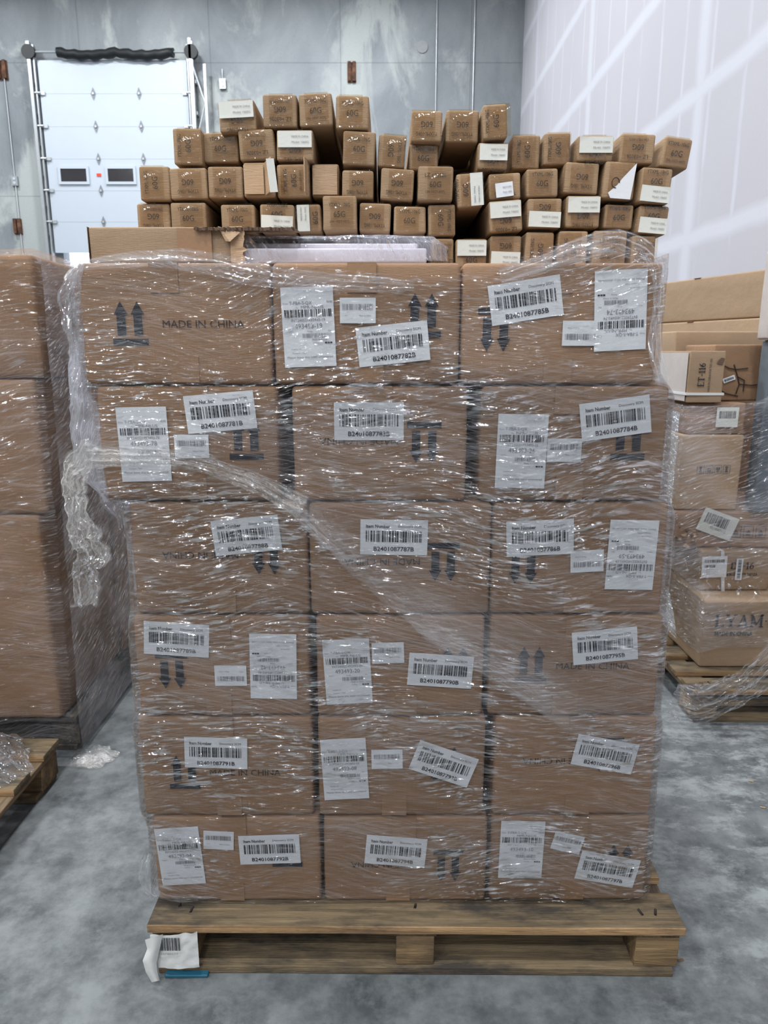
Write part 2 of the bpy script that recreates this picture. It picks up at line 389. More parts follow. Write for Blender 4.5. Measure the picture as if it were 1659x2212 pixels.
def ribbon(name, pts, widths, mat, parent=None, nu=80, nv=24, fold=.006, freq=9, seed=0, nrm=(0, -1, 0), crinkle=.0, loc=(0, 0, 0)):
    """strip of film following pts; widths in metres; folds run along it"""
    L = sum((Vector(b)-Vector(a)).length for a, b in zip(pts, pts[1:])); nrm = Vector(nrm)
    wl = [(i/(len(widths)-1), w) for i, w in enumerate(widths)]
    def fn(u, v):
        p = catmull(pts, u); q = catmull(pts, min(1, u+.01))-catmull(pts, max(0, u-.01)); t = q.normalized()
        side = t.cross(nrm).normalized(); w = lerp_table(wl, u)
        edge = 1+.10*noise.noise(Vector((u*9+seed, v*2, seed)))
        off = (v-.5)*w*edge
        d = fold*(math.sin(v*freq*2+3*noise.noise(Vector((u*3, v*2, seed))))*.5+noise.noise(Vector((u*L*6, v*freq, seed+.3))))
        c = noise.noise_vector(Vector((u*L*30, v*w*30, seed)))*crinkle+noise.noise_vector(Vector((u*L*75, v*w*75, seed)))*crinkle*.5
        return p+side*off+nrm*(fold+d)+c, (u*L, off)
    return grid_obj(name, fn, nu, nv, mat, parent, loc)

# ---------------------------------------------------------------- the room
def struct(mb, name, **kw): return tag(mb.build(name, **kw), kind='structure')
mb = MB(); mb.box(-12, 3.2, -10, DWALL+.4, -.2, 0, 'floor'); struct(mb, 'floor')
mb = MB(); mb.box(-12, 3.2, -10, DWALL+.4, CEIL, CEIL+.2, 'ceil'); struct(mb, 'ceiling')
DX0 = P(80, 130, DWALL-.15).x; DX1 = P(402, 130, DWALL-.15).x; DZ0 = P(200, 546, DWALL-.15).z; DZ1 = P(200, 130, DWALL-.15).z
mb = MB(); a, b = DX0+.1, DX1-.1
mb.box(-12, a, DWALL, DWALL+.3, 0, CEIL, 'cwall'); mb.box(b, XR_WALL, DWALL, DWALL+.3, 0, CEIL, 'cwall'); mb.box(a, b, DWALL, DWALL+.3, DZ0+.15, CEIL, 'cwall')
struct(mb, 'wall_back')
mb = MB(); mb.box(XR_WALL, XR_WALL+.2, -10, DWALL+.3, 0, CEIL, 'dry'); struct(mb, 'wall_right')
mb = MB(); mb.box(-12.2, -12, -10, DWALL+.3, 0, CEIL, 'plainwall'); struct(mb, 'wall_left')
mb = MB(); mb.box(-12.2, 3.2, -10.2, -10, 0, CEIL, 'plainwall'); struct(mb, 'wall_front')
# lamps of the hall
for i, (x, y) in enumerate(LAMPS):
    t = empty('ceiling_light', (x, y, LAMP_Z), 0, 'white high bay lamp hanging below the ceiling of the hall', 'lamp', 'high bay lamps over the hall')
    mb = MB(); mb.box(-.62, .62, -.22, .22, .012, .09, 'lampm'); mb.box(-.5, -.49, -.01, .01, .09, CEIL-LAMP_Z, 'steel'); mb.box(.49, .5, -.01, .01, .09, CEIL-LAMP_Z, 'steel')
    mb.build('housing', t)
    l = bpy.data.lights.new('lamp_glow', 'AREA'); l.shape = 'RECTANGLE'; l.size = .75; l.size_y = .11; l.energy = LAMP_W; l.color = LAMP_COL
    lo = bpy.data.objects.new('lamp_glow', l); COL.objects.link(lo); lo.parent = t; lo.location = (0, 0, 0)
# sectional dock door raised above its opening
YD = DWALL-.15
door = empty('door_1', ((DX0+DX1)/2, YD, DZ0)); door['kind'] = 'structure'
hw = (DX1-DX0)/2; H = DZ1-DZ0; sh = H/6
for k in range(6):
    mb = MB(); z0 = k*sh+.0015; z1 = (k+1)*sh-.0015
    mb.box(-hw, hw, 0, .05, z0, z1, 'door')
    mb.build('panel', door)
for k in range(1, 6):
    for hx in (-.28*hw*1.05+.02, .34*hw):
        mb = MB(); mb.poly([(-.045, 0), (0, -.115), (.045, 0), (0, .115)], -.014, 'hinge', hx-.0, k*sh)
        mb.box(hx-.018, hx+.018, -.03, -.012, k*sh-.02, k*sh+.02, 'steel'); mb.build('hinge', door)
    for sx in (-1, 1):
        mb = MB(); mb.box(sx*hw-.10, sx*hw+.10, -.03, -.008, k*sh-.03, k*sh+.03, 'steel')
        mb.tube([(sx*hw-.02*sx, -.05, k*sh), (sx*hw+.12*sx, -.05, k*sh)], .022, 'steel'); mb.build('roller', door)
for (xa, xb) in ((131, 189), (233, 290)):
    a = P(xa, 365, YD); b = P(xb, 393, YD); cx = (a.x+b.x)/2-door.location.x; cz = (a.z+b.z)/2-DZ0; ww = (b.x-a.x)/2; wh = (a.z-b.z)/2
    mb = MB(); f = .05
    mb.box(cx-ww-f, cx+ww+f, -.03, -.004, cz+wh, cz+wh+f, 'door'); mb.box(cx-ww-f, cx+ww+f, -.03, -.004, cz-wh-f, cz-wh, 'door')
    mb.box(cx-ww-f, cx-ww, -.03, -.004, cz-wh, cz+wh, 'door'); mb.box(cx+ww, cx+ww+f, -.03, -.004, cz-wh, cz+wh, 'door')
    fr = mb.build('window_frame', door); mb = MB(); mb.box(cx-ww, cx+ww, -.018, -.010, cz-wh, cz+wh, 'glass'); mb.build('pane', fr)
a = P(214, 378, YD); mb = MB(); mb.box(-.045, .045, -.012, -.006, -.028, .028, 'redtag'); mb.build('sticker', door, (a.x-door.location.x, 0, a.z-DZ0))
for sx in (-1, 1):
    mb = MB(); x = sx*(hw+.12)
    mb.box(x-.03, x+.03, -.09, .0, -DZ0+.0, H+.30, 'steel'); mb.box(x-.08*sx-.012, x-.08*sx+.012, -.06, .05, -DZ0, H+.25, 'steel')
    for k in range(12): mb.box(x-.05, x+.05, .0, .14, -DZ0+.4+k*.56, -DZ0+.46+k*.56, 'steel')
    mb.build('track', door)
    mb = MB(); mb.tube([(x, -.10, H+.12), (x, -.02, H+.12)], .13, 'black', 18); mb.build('cable_drum', door)
mb = MB(); mb.tube([(-hw-.1, -.06, H+.12), (hw+.1, -.06, H+.12)], .02, 'steel'); mb.build('shaft', door)
pts = []; n_ = 26
for i in range(n_+1):
    u = i/n_; x = -hw*.70+u*hw*1.55
    pts.append((x, -.07, H+.11-.05*math.sin(math.pi*((u*2) % 1))+.012*math.sin(i*2.1)))
mb = MB(); mb.tube(pts, [.085+.007*math.sin(i*1.7) for i in range(n_+1)], 'black', 12); mb.build('spring_cover', door, smooth=True)
# lattice guard beside the door
x0 = P(413, 200, YD).x
g = empty('door_guard', (x0+.06, YD, 0), 0, 'tall grey steel lattice guard standing right of the white dock door', 'guard')
mb = MB(); mb.box(-.05, 0, -.10, -.05, 0, DZ1+.35, 'steel'); mb.build('upright', g)
mb = MB(); mb.box(.22, .27, -.10, -.05, 0, DZ1-.1, 'steel'); mb.build('upright', g)
for k in range(9):
    z = .4+k*.72; mb = MB(); zz = .72*(1 if k % 2 else -1)
    a = Vector((0, -.075, z+(0 if k % 2 else .72))); b = Vector((.22, -.075, z+(.72 if k % 2 else 0)))
    mb.tube([a, b], .018, 'steel', 6); mb.build('brace', g)
# wall fittings
def plate(px, py, w, h, label):
    c = P(px, py, DWALL); t = empty('embed_plate', (c.x, DWALL, c.z), 0, label, 'steel plate', 'rusty plates cast into the concrete wall')
    mb = MB(); mb.box(-w/2, w/2, -.025, 0, -h/2, h/2, 'rust'); mb.build('plate', t)
    for s_ in (-1, 1):
        mb = MB(); mb.box(s_*w*.28-.03, s_*w*.28+.03, -.07, -.025, -h*.45, h*.5, 'rust'); mb.build('bar', t)
plate(760, 157, .17, .36, 'small rusty steel plate high on the wall in the middle of the photo')
plate(6, 152, .20, .34, "rusty steel plate at the photo's left edge, level with the dock door top")
plate(40, 490, .16, .30, 'rusty steel plate left of the dock door, above the left pallet load')
def socket(px, py, label, ztop, zbot=None):
    c = P(px, py, DWALL); t = empty('wall_socket', (c.x, DWALL, c.z), 0, label, 'socket')
    mb = MB(); mb.box(-.06, .06, -.06, 0, -.09, .09, 'steel'); mb.build('box', t)
    for z in (-.04, .04):
        mb = MB(); mb.tube([(0, -.062, z), (0, -.067, z)], .028, 'door', 12); mb.build('outlet', t)
    mb = MB(); mb.tube([(0, -.025, .09), (0, -.025, ztop-c.z)], .012, 'steel', 8); mb.build('conduit', t)
    if zbot is not None:
        mb = MB(); mb.tube([(0, -.025, -.09), (0, -.025, zbot-c.z)], .016, 'steel', 8); mb.build('conduit', t)
socket(482, 183, 'small grey socket box with thin conduit on concrete, right of the dock door', P(482, 150, DWALL).z)
socket(34, 392, 'grey socket box with long vertical conduit on the wall left of the dock door', P(6, 160, DWALL).z, .3)
for px, s_ in ((943, 'left'), (1024, 'right')):
    c = P(px, 100, DWALL); mb = MB(); mb.tube([(0, 0, .3), (0, 0, CEIL)], .013, 'steel', 8)
    tag(mb.build('conduit', loc=(c.x, DWALL-.02, 0)), '%s one of two thin vertical pipes on the concrete wall near its right corner' % s_, 'pipe')
c = P(912, 102, DWALL); mb = MB(); mb.tube([(0, 0, 0), (0, -.02, 0)], .11, M['plainwall'], 20)
tag(mb.build('cover_disc', loc=(c.x, DWALL, c.z)), 'pale round cover disc high on the concrete wall left of the two pipes', 'cover')

# ---------------------------------------------------------------- pallets
def pallet(name, loc, rz, w, d, label, boards=7, dark=False, gap=None):
    t = empty(name, loc, rz, label, 'pallet', 'wooden pallets')
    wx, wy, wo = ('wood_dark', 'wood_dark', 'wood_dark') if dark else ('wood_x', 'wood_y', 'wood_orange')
    rd = random.Random(len(label)); bw = .098; rnd = lambda a: rd.uniform(-a, a)
    for i in range(boards):
        y = bw/2+(d-bw)*i/(boards-1); ww = bw*(1.0 if i not in (0, boards-1) else 1.12)
        mb = MB(); mb.rbox(w+rnd(.006), ww, .021, .0022, (14, 2, 1), .0015, i+3, wx)
        if i == 0:
            for sx in (-.55, -.52, .52, .56, 0):
                mb.tube([(sx*w/1.22+rnd(.01), rnd(.02), .0205), (sx*w/1.22, 0, .0222)], .003, 'ink_soft', 8)
        db = mb.build('deck_board', t, (0, y, .119), (0, 0, rnd(.004)), True)
        if not dark:   # the sawn edge is fresher than the trodden top
            db.data.materials.append(M['wood_edge'])
            for p in db.data.polygons:
                if p.normal.y < -.6: p.material_index = len(db.data.materials)-1
    for x in (-w/2+.055, 0, w/2-.055):
        mb = MB(); mb.rbox(.10, d-.02, .019, .002, (2, 10, 1), .001, int(x*10), wy); mb.build('cross_board', t, (x, d/2, .0995), smooth=True)
        for j, y in enumerate((.065, d/2, d-.065)):
            mb = MB(); mb.rbox(.10 if x else .088, .11, .078, .003, (2, 2, 2), .001, j+5, wo); mb.build('block', t, (x, y, .0215), smooth=True)
    for y in (.078, d/2, d-.078):
        mb = MB(); mb.rbox(w-.03, .15, .0205, .002, (12, 2, 1), .0015, int(y*20)+1, wx); mb.build('bottom_board', t, (0, y, .0005), smooth=True)
    return t
PT = .1405  # top of a pallet
pa = P(318, 1966, 1.378); pb = P(1477, 1980, 1.378)
pallet('wooden_pallet', ((P(318, 1975, 1.38).x+P(1477, 1975, 1.38).x)/2, 1.372, 0), R(-.5), 1.225, 1.02, 'worn wooden pallet under the big central load of labelled boxes')
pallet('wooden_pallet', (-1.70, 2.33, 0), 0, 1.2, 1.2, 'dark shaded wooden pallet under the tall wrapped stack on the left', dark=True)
pallet('wooden_pallet', (-1.70, .95, 0), 0, 1.2, 1.22, "pallet with a wad of dark film, cut off at the photo's left edge")
pallet('wooden_pallet', (1.795, 2.53, 0), 0, 1.2, 1.05, 'wooden pallet under the mixed box stack on the right')

# ---------------------------------------------------------------- labels
def barcode(mb, cx, cz, w, h, y, seed, m='ink'):
    rd = random.Random(seed); x = -w/2; on = True
    u = w/95
    while x < w/2-u*.5:
        k = rd.choice((1, 1, 2, 3)) * u
        if on: mb.face([(cx+x, y, cz-h/2), (cx+min(x+k, w/2), y, cz-h/2), (cx+min(x+k, w/2), y, cz+h/2), (cx+x, y, cz+h/2)], m)
        x += k; on = not on
def sheet(mb, w, h, m, seed=0, curl=.0012, rc=.003, n=10):
    """slightly wavy paper with a real thickness"""
    rd = random.Random(seed); cor = [rd.uniform(0, 1)**3*curl for _ in range(4)]
    b = len(mb.v); mi = mb.mi(m)
    for t, yo in ((0, 0.0), (1, .0004)):
        for i in range(n+1):
            for j in range(n+1):
                u, v = i/n, j/n; c = cor[0]*max(0, .35-u-v)+cor[1]*max(0, u-v-.65)+cor[2]*max(0, v-u-.65)+cor[3]*max(0, u+v-1.65)
                mb.v.append(((u-.5)*w, yo-c, (v-.5)*h))
    K = (n+1)*(n+1)
    for t in (0, 1):
        for i in range(n):
            for j in range(n):
                q = [b+t*K+i*(n+1)+j, b+t*K+(i+1)*(n+1)+j, b+t*K+(i+1)*(n+1)+j+1, b+t*K+i*(n+1)+j+1]
                if t: q.reverse()
                mb.f.append(tuple(q)); mb.m.append(mi)
    rim = [(i, 0) for i in range(n)]+[(n, j) for j in range(n)]+[(i, n) for i in range(n, 0, -1)]+[(0, j) for j in range(n, 0, -1)]
    for k in range(len(rim)):
        (a, c), (d, e) = rim[k], rim[(k+1) % len(rim)]
        mb.f.append((b+a*(n+1)+c, b+K+a*(n+1)+c, b+K+d*(n+1)+e, b+d*(n+1)+e)); mb.m.append(mi)
def item_label(code):
    mb = MB(); w, h = .141, .076; sheet(mb, w, h, 'paper', code); y = -.0011
    mb.text('Item Number', -w*.24, h*.31, y, height=.0076, m='ink', bold=True, width=.050)
    mb.text('Discovery SCM', w*.23, h*.31, y, height=.0064, m='ink', width=.048)
    barcode(mb, 0, .002, w*.84, h*.32, y, code)
    mb.text(code, 0, -h*.33, y, height=.0098, m='ink', width=w*.60, bold=True)
    return mb
def fba_label(code):
    mb = MB(); w, h = .102, .152; sheet(mb, w, h, 'paper', code, curl=.002); y = -.0011; g = 'ink_grey'
    mb.text('T-FBA-S-QX', -w*.13, h*.30, y, height=.0072, m=g, width=.044)
    mb.text('MPR-NJ-US', w*.09, h*.245, y, height=.0072, m=g, width=.044)
    mb.text('From:', -w*.42, h*.30, y, height=.003, m=g); mb.text('To:', -w*.20, h*.245, y, height=.003, m=g); mb.text('78/80', w*.42, h*.31, y, height=.004, m=g)
    barcode(mb, 0, h*.175, w*.90, h*.095, y, 'f'+code, 'ink')
    mb.text('INT240521'+code, 0, h*.09, y, height=.0056, m=g, width=.066)
    mb.text(code, 0, h*.015, y, height=.0095, m=g, width=.054)
    mb.text('Single(1)', -w*.36, -h*.05, y, height=.003, m=g); mb.text('Code', w*.02, -h*.05, y, height=.003, m=g); mb.text('Pcs', w*.40, -h*.05, y, height=.003, m=g)
    barcode(mb, w*.10, -h*.105, w*.45, h*.055, y, 's'+code, g)
    mb.text('Made in China', w*.2, -h*.155, y, height=.0035, m=g); mb.text('Packing', w*.13, -h*.20, y, height=.0035, m=g)
    for k in range(3): mb.box(w*.30+k*.0052, w*.30+k*.0052+.0042, y, y+.0003, -h*.21, -h*.19, 'ink')
    mb.text('Country: US', -w*.26, -h*.275, y, height=.0035, m=g); mb.text('Transport: YTZG', -w*.21, -h*.325, y, height=.0035, m=g)
    mb.text('Please leave this label uncovered', 0, -h*.375, y, height=.0038, m=g, width=w*.88)
    return mb
def small_label(seed):
    mb = MB(); w, h = .070, .048; sheet(mb, w, h, 'paper', seed); y = -.0011
    barcode(mb, 0, h*.14, w*.84, h*.24, y, seed, 'ink_grey')
    mb.text('1 of 2', -w*.35, -h*.2, y, height=.0025, m='ink_grey'); mb.text('Made in China', w*.2, -h*.2, y, height=.0028, m='ink_grey')
    return mb
def arrows(mb, cx, cz, y, down=False):
    s_ = -1 if down else 1; rot = math.pi if down else 0
    for dx in (-.0165, .0165):
        mb.poly([(dx-.0085, -.022), (dx+.0085, -.022), (dx+.0085, .020), (dx-.0085, .020)], y, 'ink', cx, cz, rot)
        mb.poly([(dx-.0135, .018), (dx+.0135, .018), (dx, .043)], y, 'ink', cx, cz, rot)
    mb.poly([(-.035, -.041), (.035, -.041), (.035, -.028), (-.035, -.028)], y, 'ink', cx, cz, rot)

# ---------------------------------------------------------------- the main load
YF = 1.44
LZ = [PT+.001]+[P(829, y, YF).z for y in (1764, 1548, 1328, 1083, 830, 562)]   # heights of the layer boundaries, floor up
BOX = [ # layer (0 bottom), x0, x1 px, contents
 (0, 333, 692, 'left', [('F', 390, 1848, 4, '493493-04'), ('S', 473, 1813, -3), ('I', 583, 1832, 2, 'B2401087792B')], [('A', 620, 1838, 0)]),
 (0, 700, 1052, 'middle', [('I', 855, 1837, -5, 'B2401087794B')], [('A', 968, 1868, 1), ('T', 832, 1867, 1)]),
 (0, 1060, 1400, 'right', [('F', 1126, 1834, -1, '493493-10'), ('S', 1225, 1818, -14), ('I', 1311, 1875, -11, 'B2401087797B')], [('A', 1338, 1858, 0)]),
 (1, 303, 676, 'left', [('I', 467, 1625, -2, 'B2401087791B')], [('A', 399, 1668, 0), ('T', 530, 1668, 0)]),
 (1, 687, 1047, 'middle', [('F', 745, 1660, 3, '493493-08'), ('S', 836, 1638, 1), ('I', 958, 1648, -20, 'B2401087793B')], [('A', 965, 1650, 0)]),
 (1, 1067, 1415, 'right', [('I', 1306, 1628, -11, 'B2401087796B')], [('A', 1312, 1628, 1), ('T', 1205, 1643, 1)]),
 (2, 292, 668, 'left', [('I', 382, 1380, -4, 'B2401087789B'), ('S', 499, 1458, 180), ('F', 591, 1438, 179, '493493-42')], [('A', 372, 1447, 1)]),
 (2, 683, 1046, 'middle', [('F', 751, 1450, 3, '493493-20'), ('S', 838, 1409, 2), ('I', 951, 1447, -4, 'B2401087790B')], [('A', 983, 1436, 0)]),
 (2, 1058, 1427, 'right', [('I', 1306, 1394, 6, 'B2401087795B')], [('A', 1147, 1436, 0), ('T', 1280, 1438, 0)]),
 (3, 285, 666, 'left', [('I', 533, 1156, 6, 'B2401087788B')], [('A', 575, 1198, 1), ('T', 433, 1199, 1)]),
 (3, 669, 1060, 'middle', [('I', 851, 1160, -1, 'B2401087787B')], [('A', 957, 1213, 1), ('T', 825, 1213, 1)]),
 (3, 1063, 1440, 'right', [('I', 1166, 1161, 3, 'B2401087786B'), ('S', 1267, 1211, 183), ('F', 1363, 1198, 179, '493493-59')], [('A', 1130, 1219, 1)]),
 (4, 213, 601, 'left', [('F', 312, 960, 1, '493493-78'), ('S', 415, 964, 0), ('I', 477, 890, 5, 'B2401087781B')], [('A', 532, 950, 0)]),
 (4, 632, 1009, 'middle', [('I', 797, 910, 0, 'B2401087783B')], [('A', 916, 954, 1), ('T', 775, 953, 1)]),
 (4, 1037, 1440, 'right', [('F', 1126, 975, -1, '493493-26'), ('S', 1218, 972, 0), ('I', 1328, 903, 8, 'B2401087784B')], [('A', 1357, 950, 0)]),
 (5, 172, 586, 'left', [], [('A', 281, 700, 0), ('T', 440, 700, 0)]),
 (5, 590, 994, 'middle', [('F', 667, 707, 2, '493493-19'), ('S', 773, 671, 0), ('I', 849, 743, 6, 'B2401087782B')], [('A', 914, 683, 0)]),
 (5, 998, 1425, 'right', [('I', 1135, 649, 9, 'B2401087785B'), ('F', 1339, 671, 183, '493493-74'), ('S', 1252, 720, 180)], [('A', 1070, 711, 1)]),
]
LN = ['bottom', 'second', 'third', 'fourth', 'fifth', 'top']
rd = random.Random(4)
ext = {}
for bi, (ly, x0, x1, colm, labs, prints) in enumerate(BOX):
    ym = P(829, 1, YF); z0, z1 = LZ[ly], LZ[ly+1]
    ymid = {0: 1850, 1: 1655, 2: 1437, 3: 1205, 4: 956, 5: 695}[ly]
    X0 = P(x0, ymid, YF).x; X1 = P(x1, ymid, YF).x; w = X1-X0; h = z1-z0-.004; d = .96; cx = (X0+X1)/2
    yo = rd.uniform(.001, .006); front = YF+yo
    ex = ext.setdefault(ly, [9, -9]); ex[0] = min(ex[0], X0); ex[1] = max(ex[1], X1)
    codes = [l[4] for l in labs if l[0] == 'I']
    t = empty('cardboard_box', (cx, front+d/2, z0), 0)
    lab = 'brown box, %s of the %s layer of the central load, ' % (colm, LN[ly])
    lab += ('item label %s' % codes[0]) if codes else 'no label'
    tag(t, lab, 'box', 'labelled boxes stacked on the central pallet')
    mb = MB(); mb.rbox(w, d, h, .010, (9, 6, 6), .0016, bi+1, 'kraft')
    yl = -d/2-.0022
    # printed marks are part of the box face
    for pr in prints:
        p = P(pr[1], pr[2], front); a, c = p.x-cx, p.z-z0
        if pr[0] == 'A': arrows(mb, a, c, yl, bool(pr[3]))
        else: mb.text('MADE IN CHINA', a, c, yl, width=.160, height=.0145, m='ink_soft' if ly not in (3,) else 'ink', rot=math.pi if pr[3] else 0)
    body = mb.build('carton_body', t, smooth=False)
    for p in body.data.polygons: p.use_smooth = p.index < 1e9 and len(p.vertices) == 4 and body.data.materials[p.material_index].name.startswith('kraft')
    # strip of tape folded over the bottom front edge
    mb = MB(); mb.box(-.028, .028, -d/2-.0024, -d/2-.0008, .0, .05, 'tape'); mb.build('tape_strip', t, (rd.uniform(-.02, .02), 0, .004))
    mb = MB(); mb.box(-.028, .028, -d/2-.0024, -d/2-.0008, -.055, .0, 'tape'); mb.box(-.028, .028, -d/2-.0024, d/2, .0002, .0012, 'tape'); mb.build('tape_strip', t, (rd.uniform(-.02, .02), 0, h-.001))
    for k, L in enumerate(labs):
        p = P(L[1], L[2], front)
        m_ = item_label(L[4]) if L[0] == 'I' else fba_label(L[4]) if L[0] == 'F' else small_label(str(bi)+'s')
        nm = {'I': 'item_number_label', 'F': 'shipping_label', 'S': 'barcode_sticker'}[L[0]]
        m_.build(nm, t, (p.x-cx, -d/2-.0032-.0008*k, p.z-z0), (0, -R(L[3]), 0))
ZTOP = LZ[6]

# flat opened carton and foam board lying on the load, under the long cartons
a = P(192, 520, 1.49); b = P(640, 520, 1.49); zt = P(300, 491, 1.49).z
t = empty('flat_carton', ((a.x+b.x)/2, 1.49, ZTOP+.001), 0, 'long flat brown carton torn open at its right end, lying on top of the load', 'carton')
w = b.x-a.x; hh = zt-ZTOP
mb = MB(); hl = P(522, 520, 1.49).x-a.x
mb.rbox(hl, .10, hh, .005, (12, 3, 3), .002, 3, 'kraft_gold'); mb.build('front_panel', t, (-w/2+hl/2, .05, 0), smooth=True)
mb = MB(); mb.rbox(hl, .62, hh-.004, .004, (8, 5, 3), .002, 5, 'kraft_gold'); mb.build('carton_body', t, (-w/2+hl/2, .101+.31, 0), smooth=True)
# torn lip along the top
rd2 = random.Random(8); mb = MB(); n = 60
for i in range(n):
    xa = -w/2+hl*.70+(w-hl*.70)*i/n; xb = -w/2+hl*.70+(w-hl*.70)*(i+1)/n
    da = .012+.010*noise.noise(Vector((i*.7, 2, 0))); db = .012+.010*noise.noise(Vector(((i+1)*.7, 2, 0)))
    mb.face([(xa, -da, hh-.004+.002*math.sin(i)), (xb, -db, hh-.004+.002*math.sin(i+1)), (xb, .09, hh+.003), (xa, .09, hh+.003)], 'kraft_pale')
    mb.face([(xa, -da, hh-.007-.003*rd2.random()), (xb, -db, hh-.009), (xb, -db, hh-.003), (xa, -da, hh-.003)], 'kraft_edge')
mb.build('torn_top', t)
mb = MB(); q = hl-w/2
for i in range(14):
    z0_, z1_ = hh*i/14, hh*(i+1)/14; j0 = .012*noise.noise(Vector((i*.9, 5, 0))); j1 = .012*noise.noise(Vector(((i+1)*.9, 5, 0)))
    mb.face([(q-.022, -.003, z0_), (q+.006+j0, -.008, z0_), (q+.006+j1, -.008, z1_), (q-.022, -.003, z1_)], 'kraft_pale')
mb.face([(q-.045, -.005, hh), (q+.0, -.012, hh-.012), (q-.02, -.016, hh-.03), (q-.03, -.010, hh-.028)], 'kraft_pale')
mb.build('torn_flap', t)
mb = MB(); mb.box(-.001, .0, 0, .10, 0, hh, 'kraft_edge'); mb.build('cut_end', t, (-w/2-.001, 0, .0))
for xx in (-w/2+.23, -w/2+.29):
    pass
mb = MB(); mb.box(-.034, .034, -.0025, .0, 0.003, hh-.003, 'tape'); mb.build('tape_strip', t, (-w/2+.21, -.001, 0))
a = P(523, 530, 1.50); b = P(922, 530, 1.50); zt2 = P(700, 512, 1.50).z
t = empty('foam_board', ((a.x+b.x)/2, 1.50, ZTOP+.001), 0, 'white foam board in loose clear plastic, sticking out of the torn flat carton', 'foam board')
w = b.x-a.x; hh2 = zt2-ZTOP-.004
mb = MB(); mb.rbox(w, .66, hh2*.62, .004, (8, 5, 2), .0008, 4, 'foam'); mb.build('board', t, (.0, .33, 0), smooth=True)
mb = MB(); mb.rbox(w-.012, .60, hh2*.36, .003, (8, 5, 2), .0008, 6, 'foam'); mb.build('board', t, (-.01, .36, hh2*.63), smooth=True)
def slv(u, v):
    s_ = v*(.11); x = (u-.5)*(w+.05)+.02
    prof = [(.0, (.0, -.012, .0)), (.45, (.0, -.014, hh2+.002)), (1.0, (.0, .085, hh2+.010))]
    y = lerp_table([(0, -.010), (.45, -.012), (.6, .0), (1, .055)], v); z = lerp_table([(0, .004), (.5, hh2-.004), (.65, hh2+.006), (1, hh2+.010)], v)
    nz = noise.noise_vector(Vector((x*14, v*6, 2)))*.006
    if u > .93: y += (u-.93)*.3; z += -(u-.93)*.35*v
    return (x+nz.x, y+nz.y*.5, max(.001, z+nz.z*(.4+.6*v))), (x*1.0, v*.12)
grid_obj('plastic_sleeve', slv, 90, 18, M['film_flap'], t)

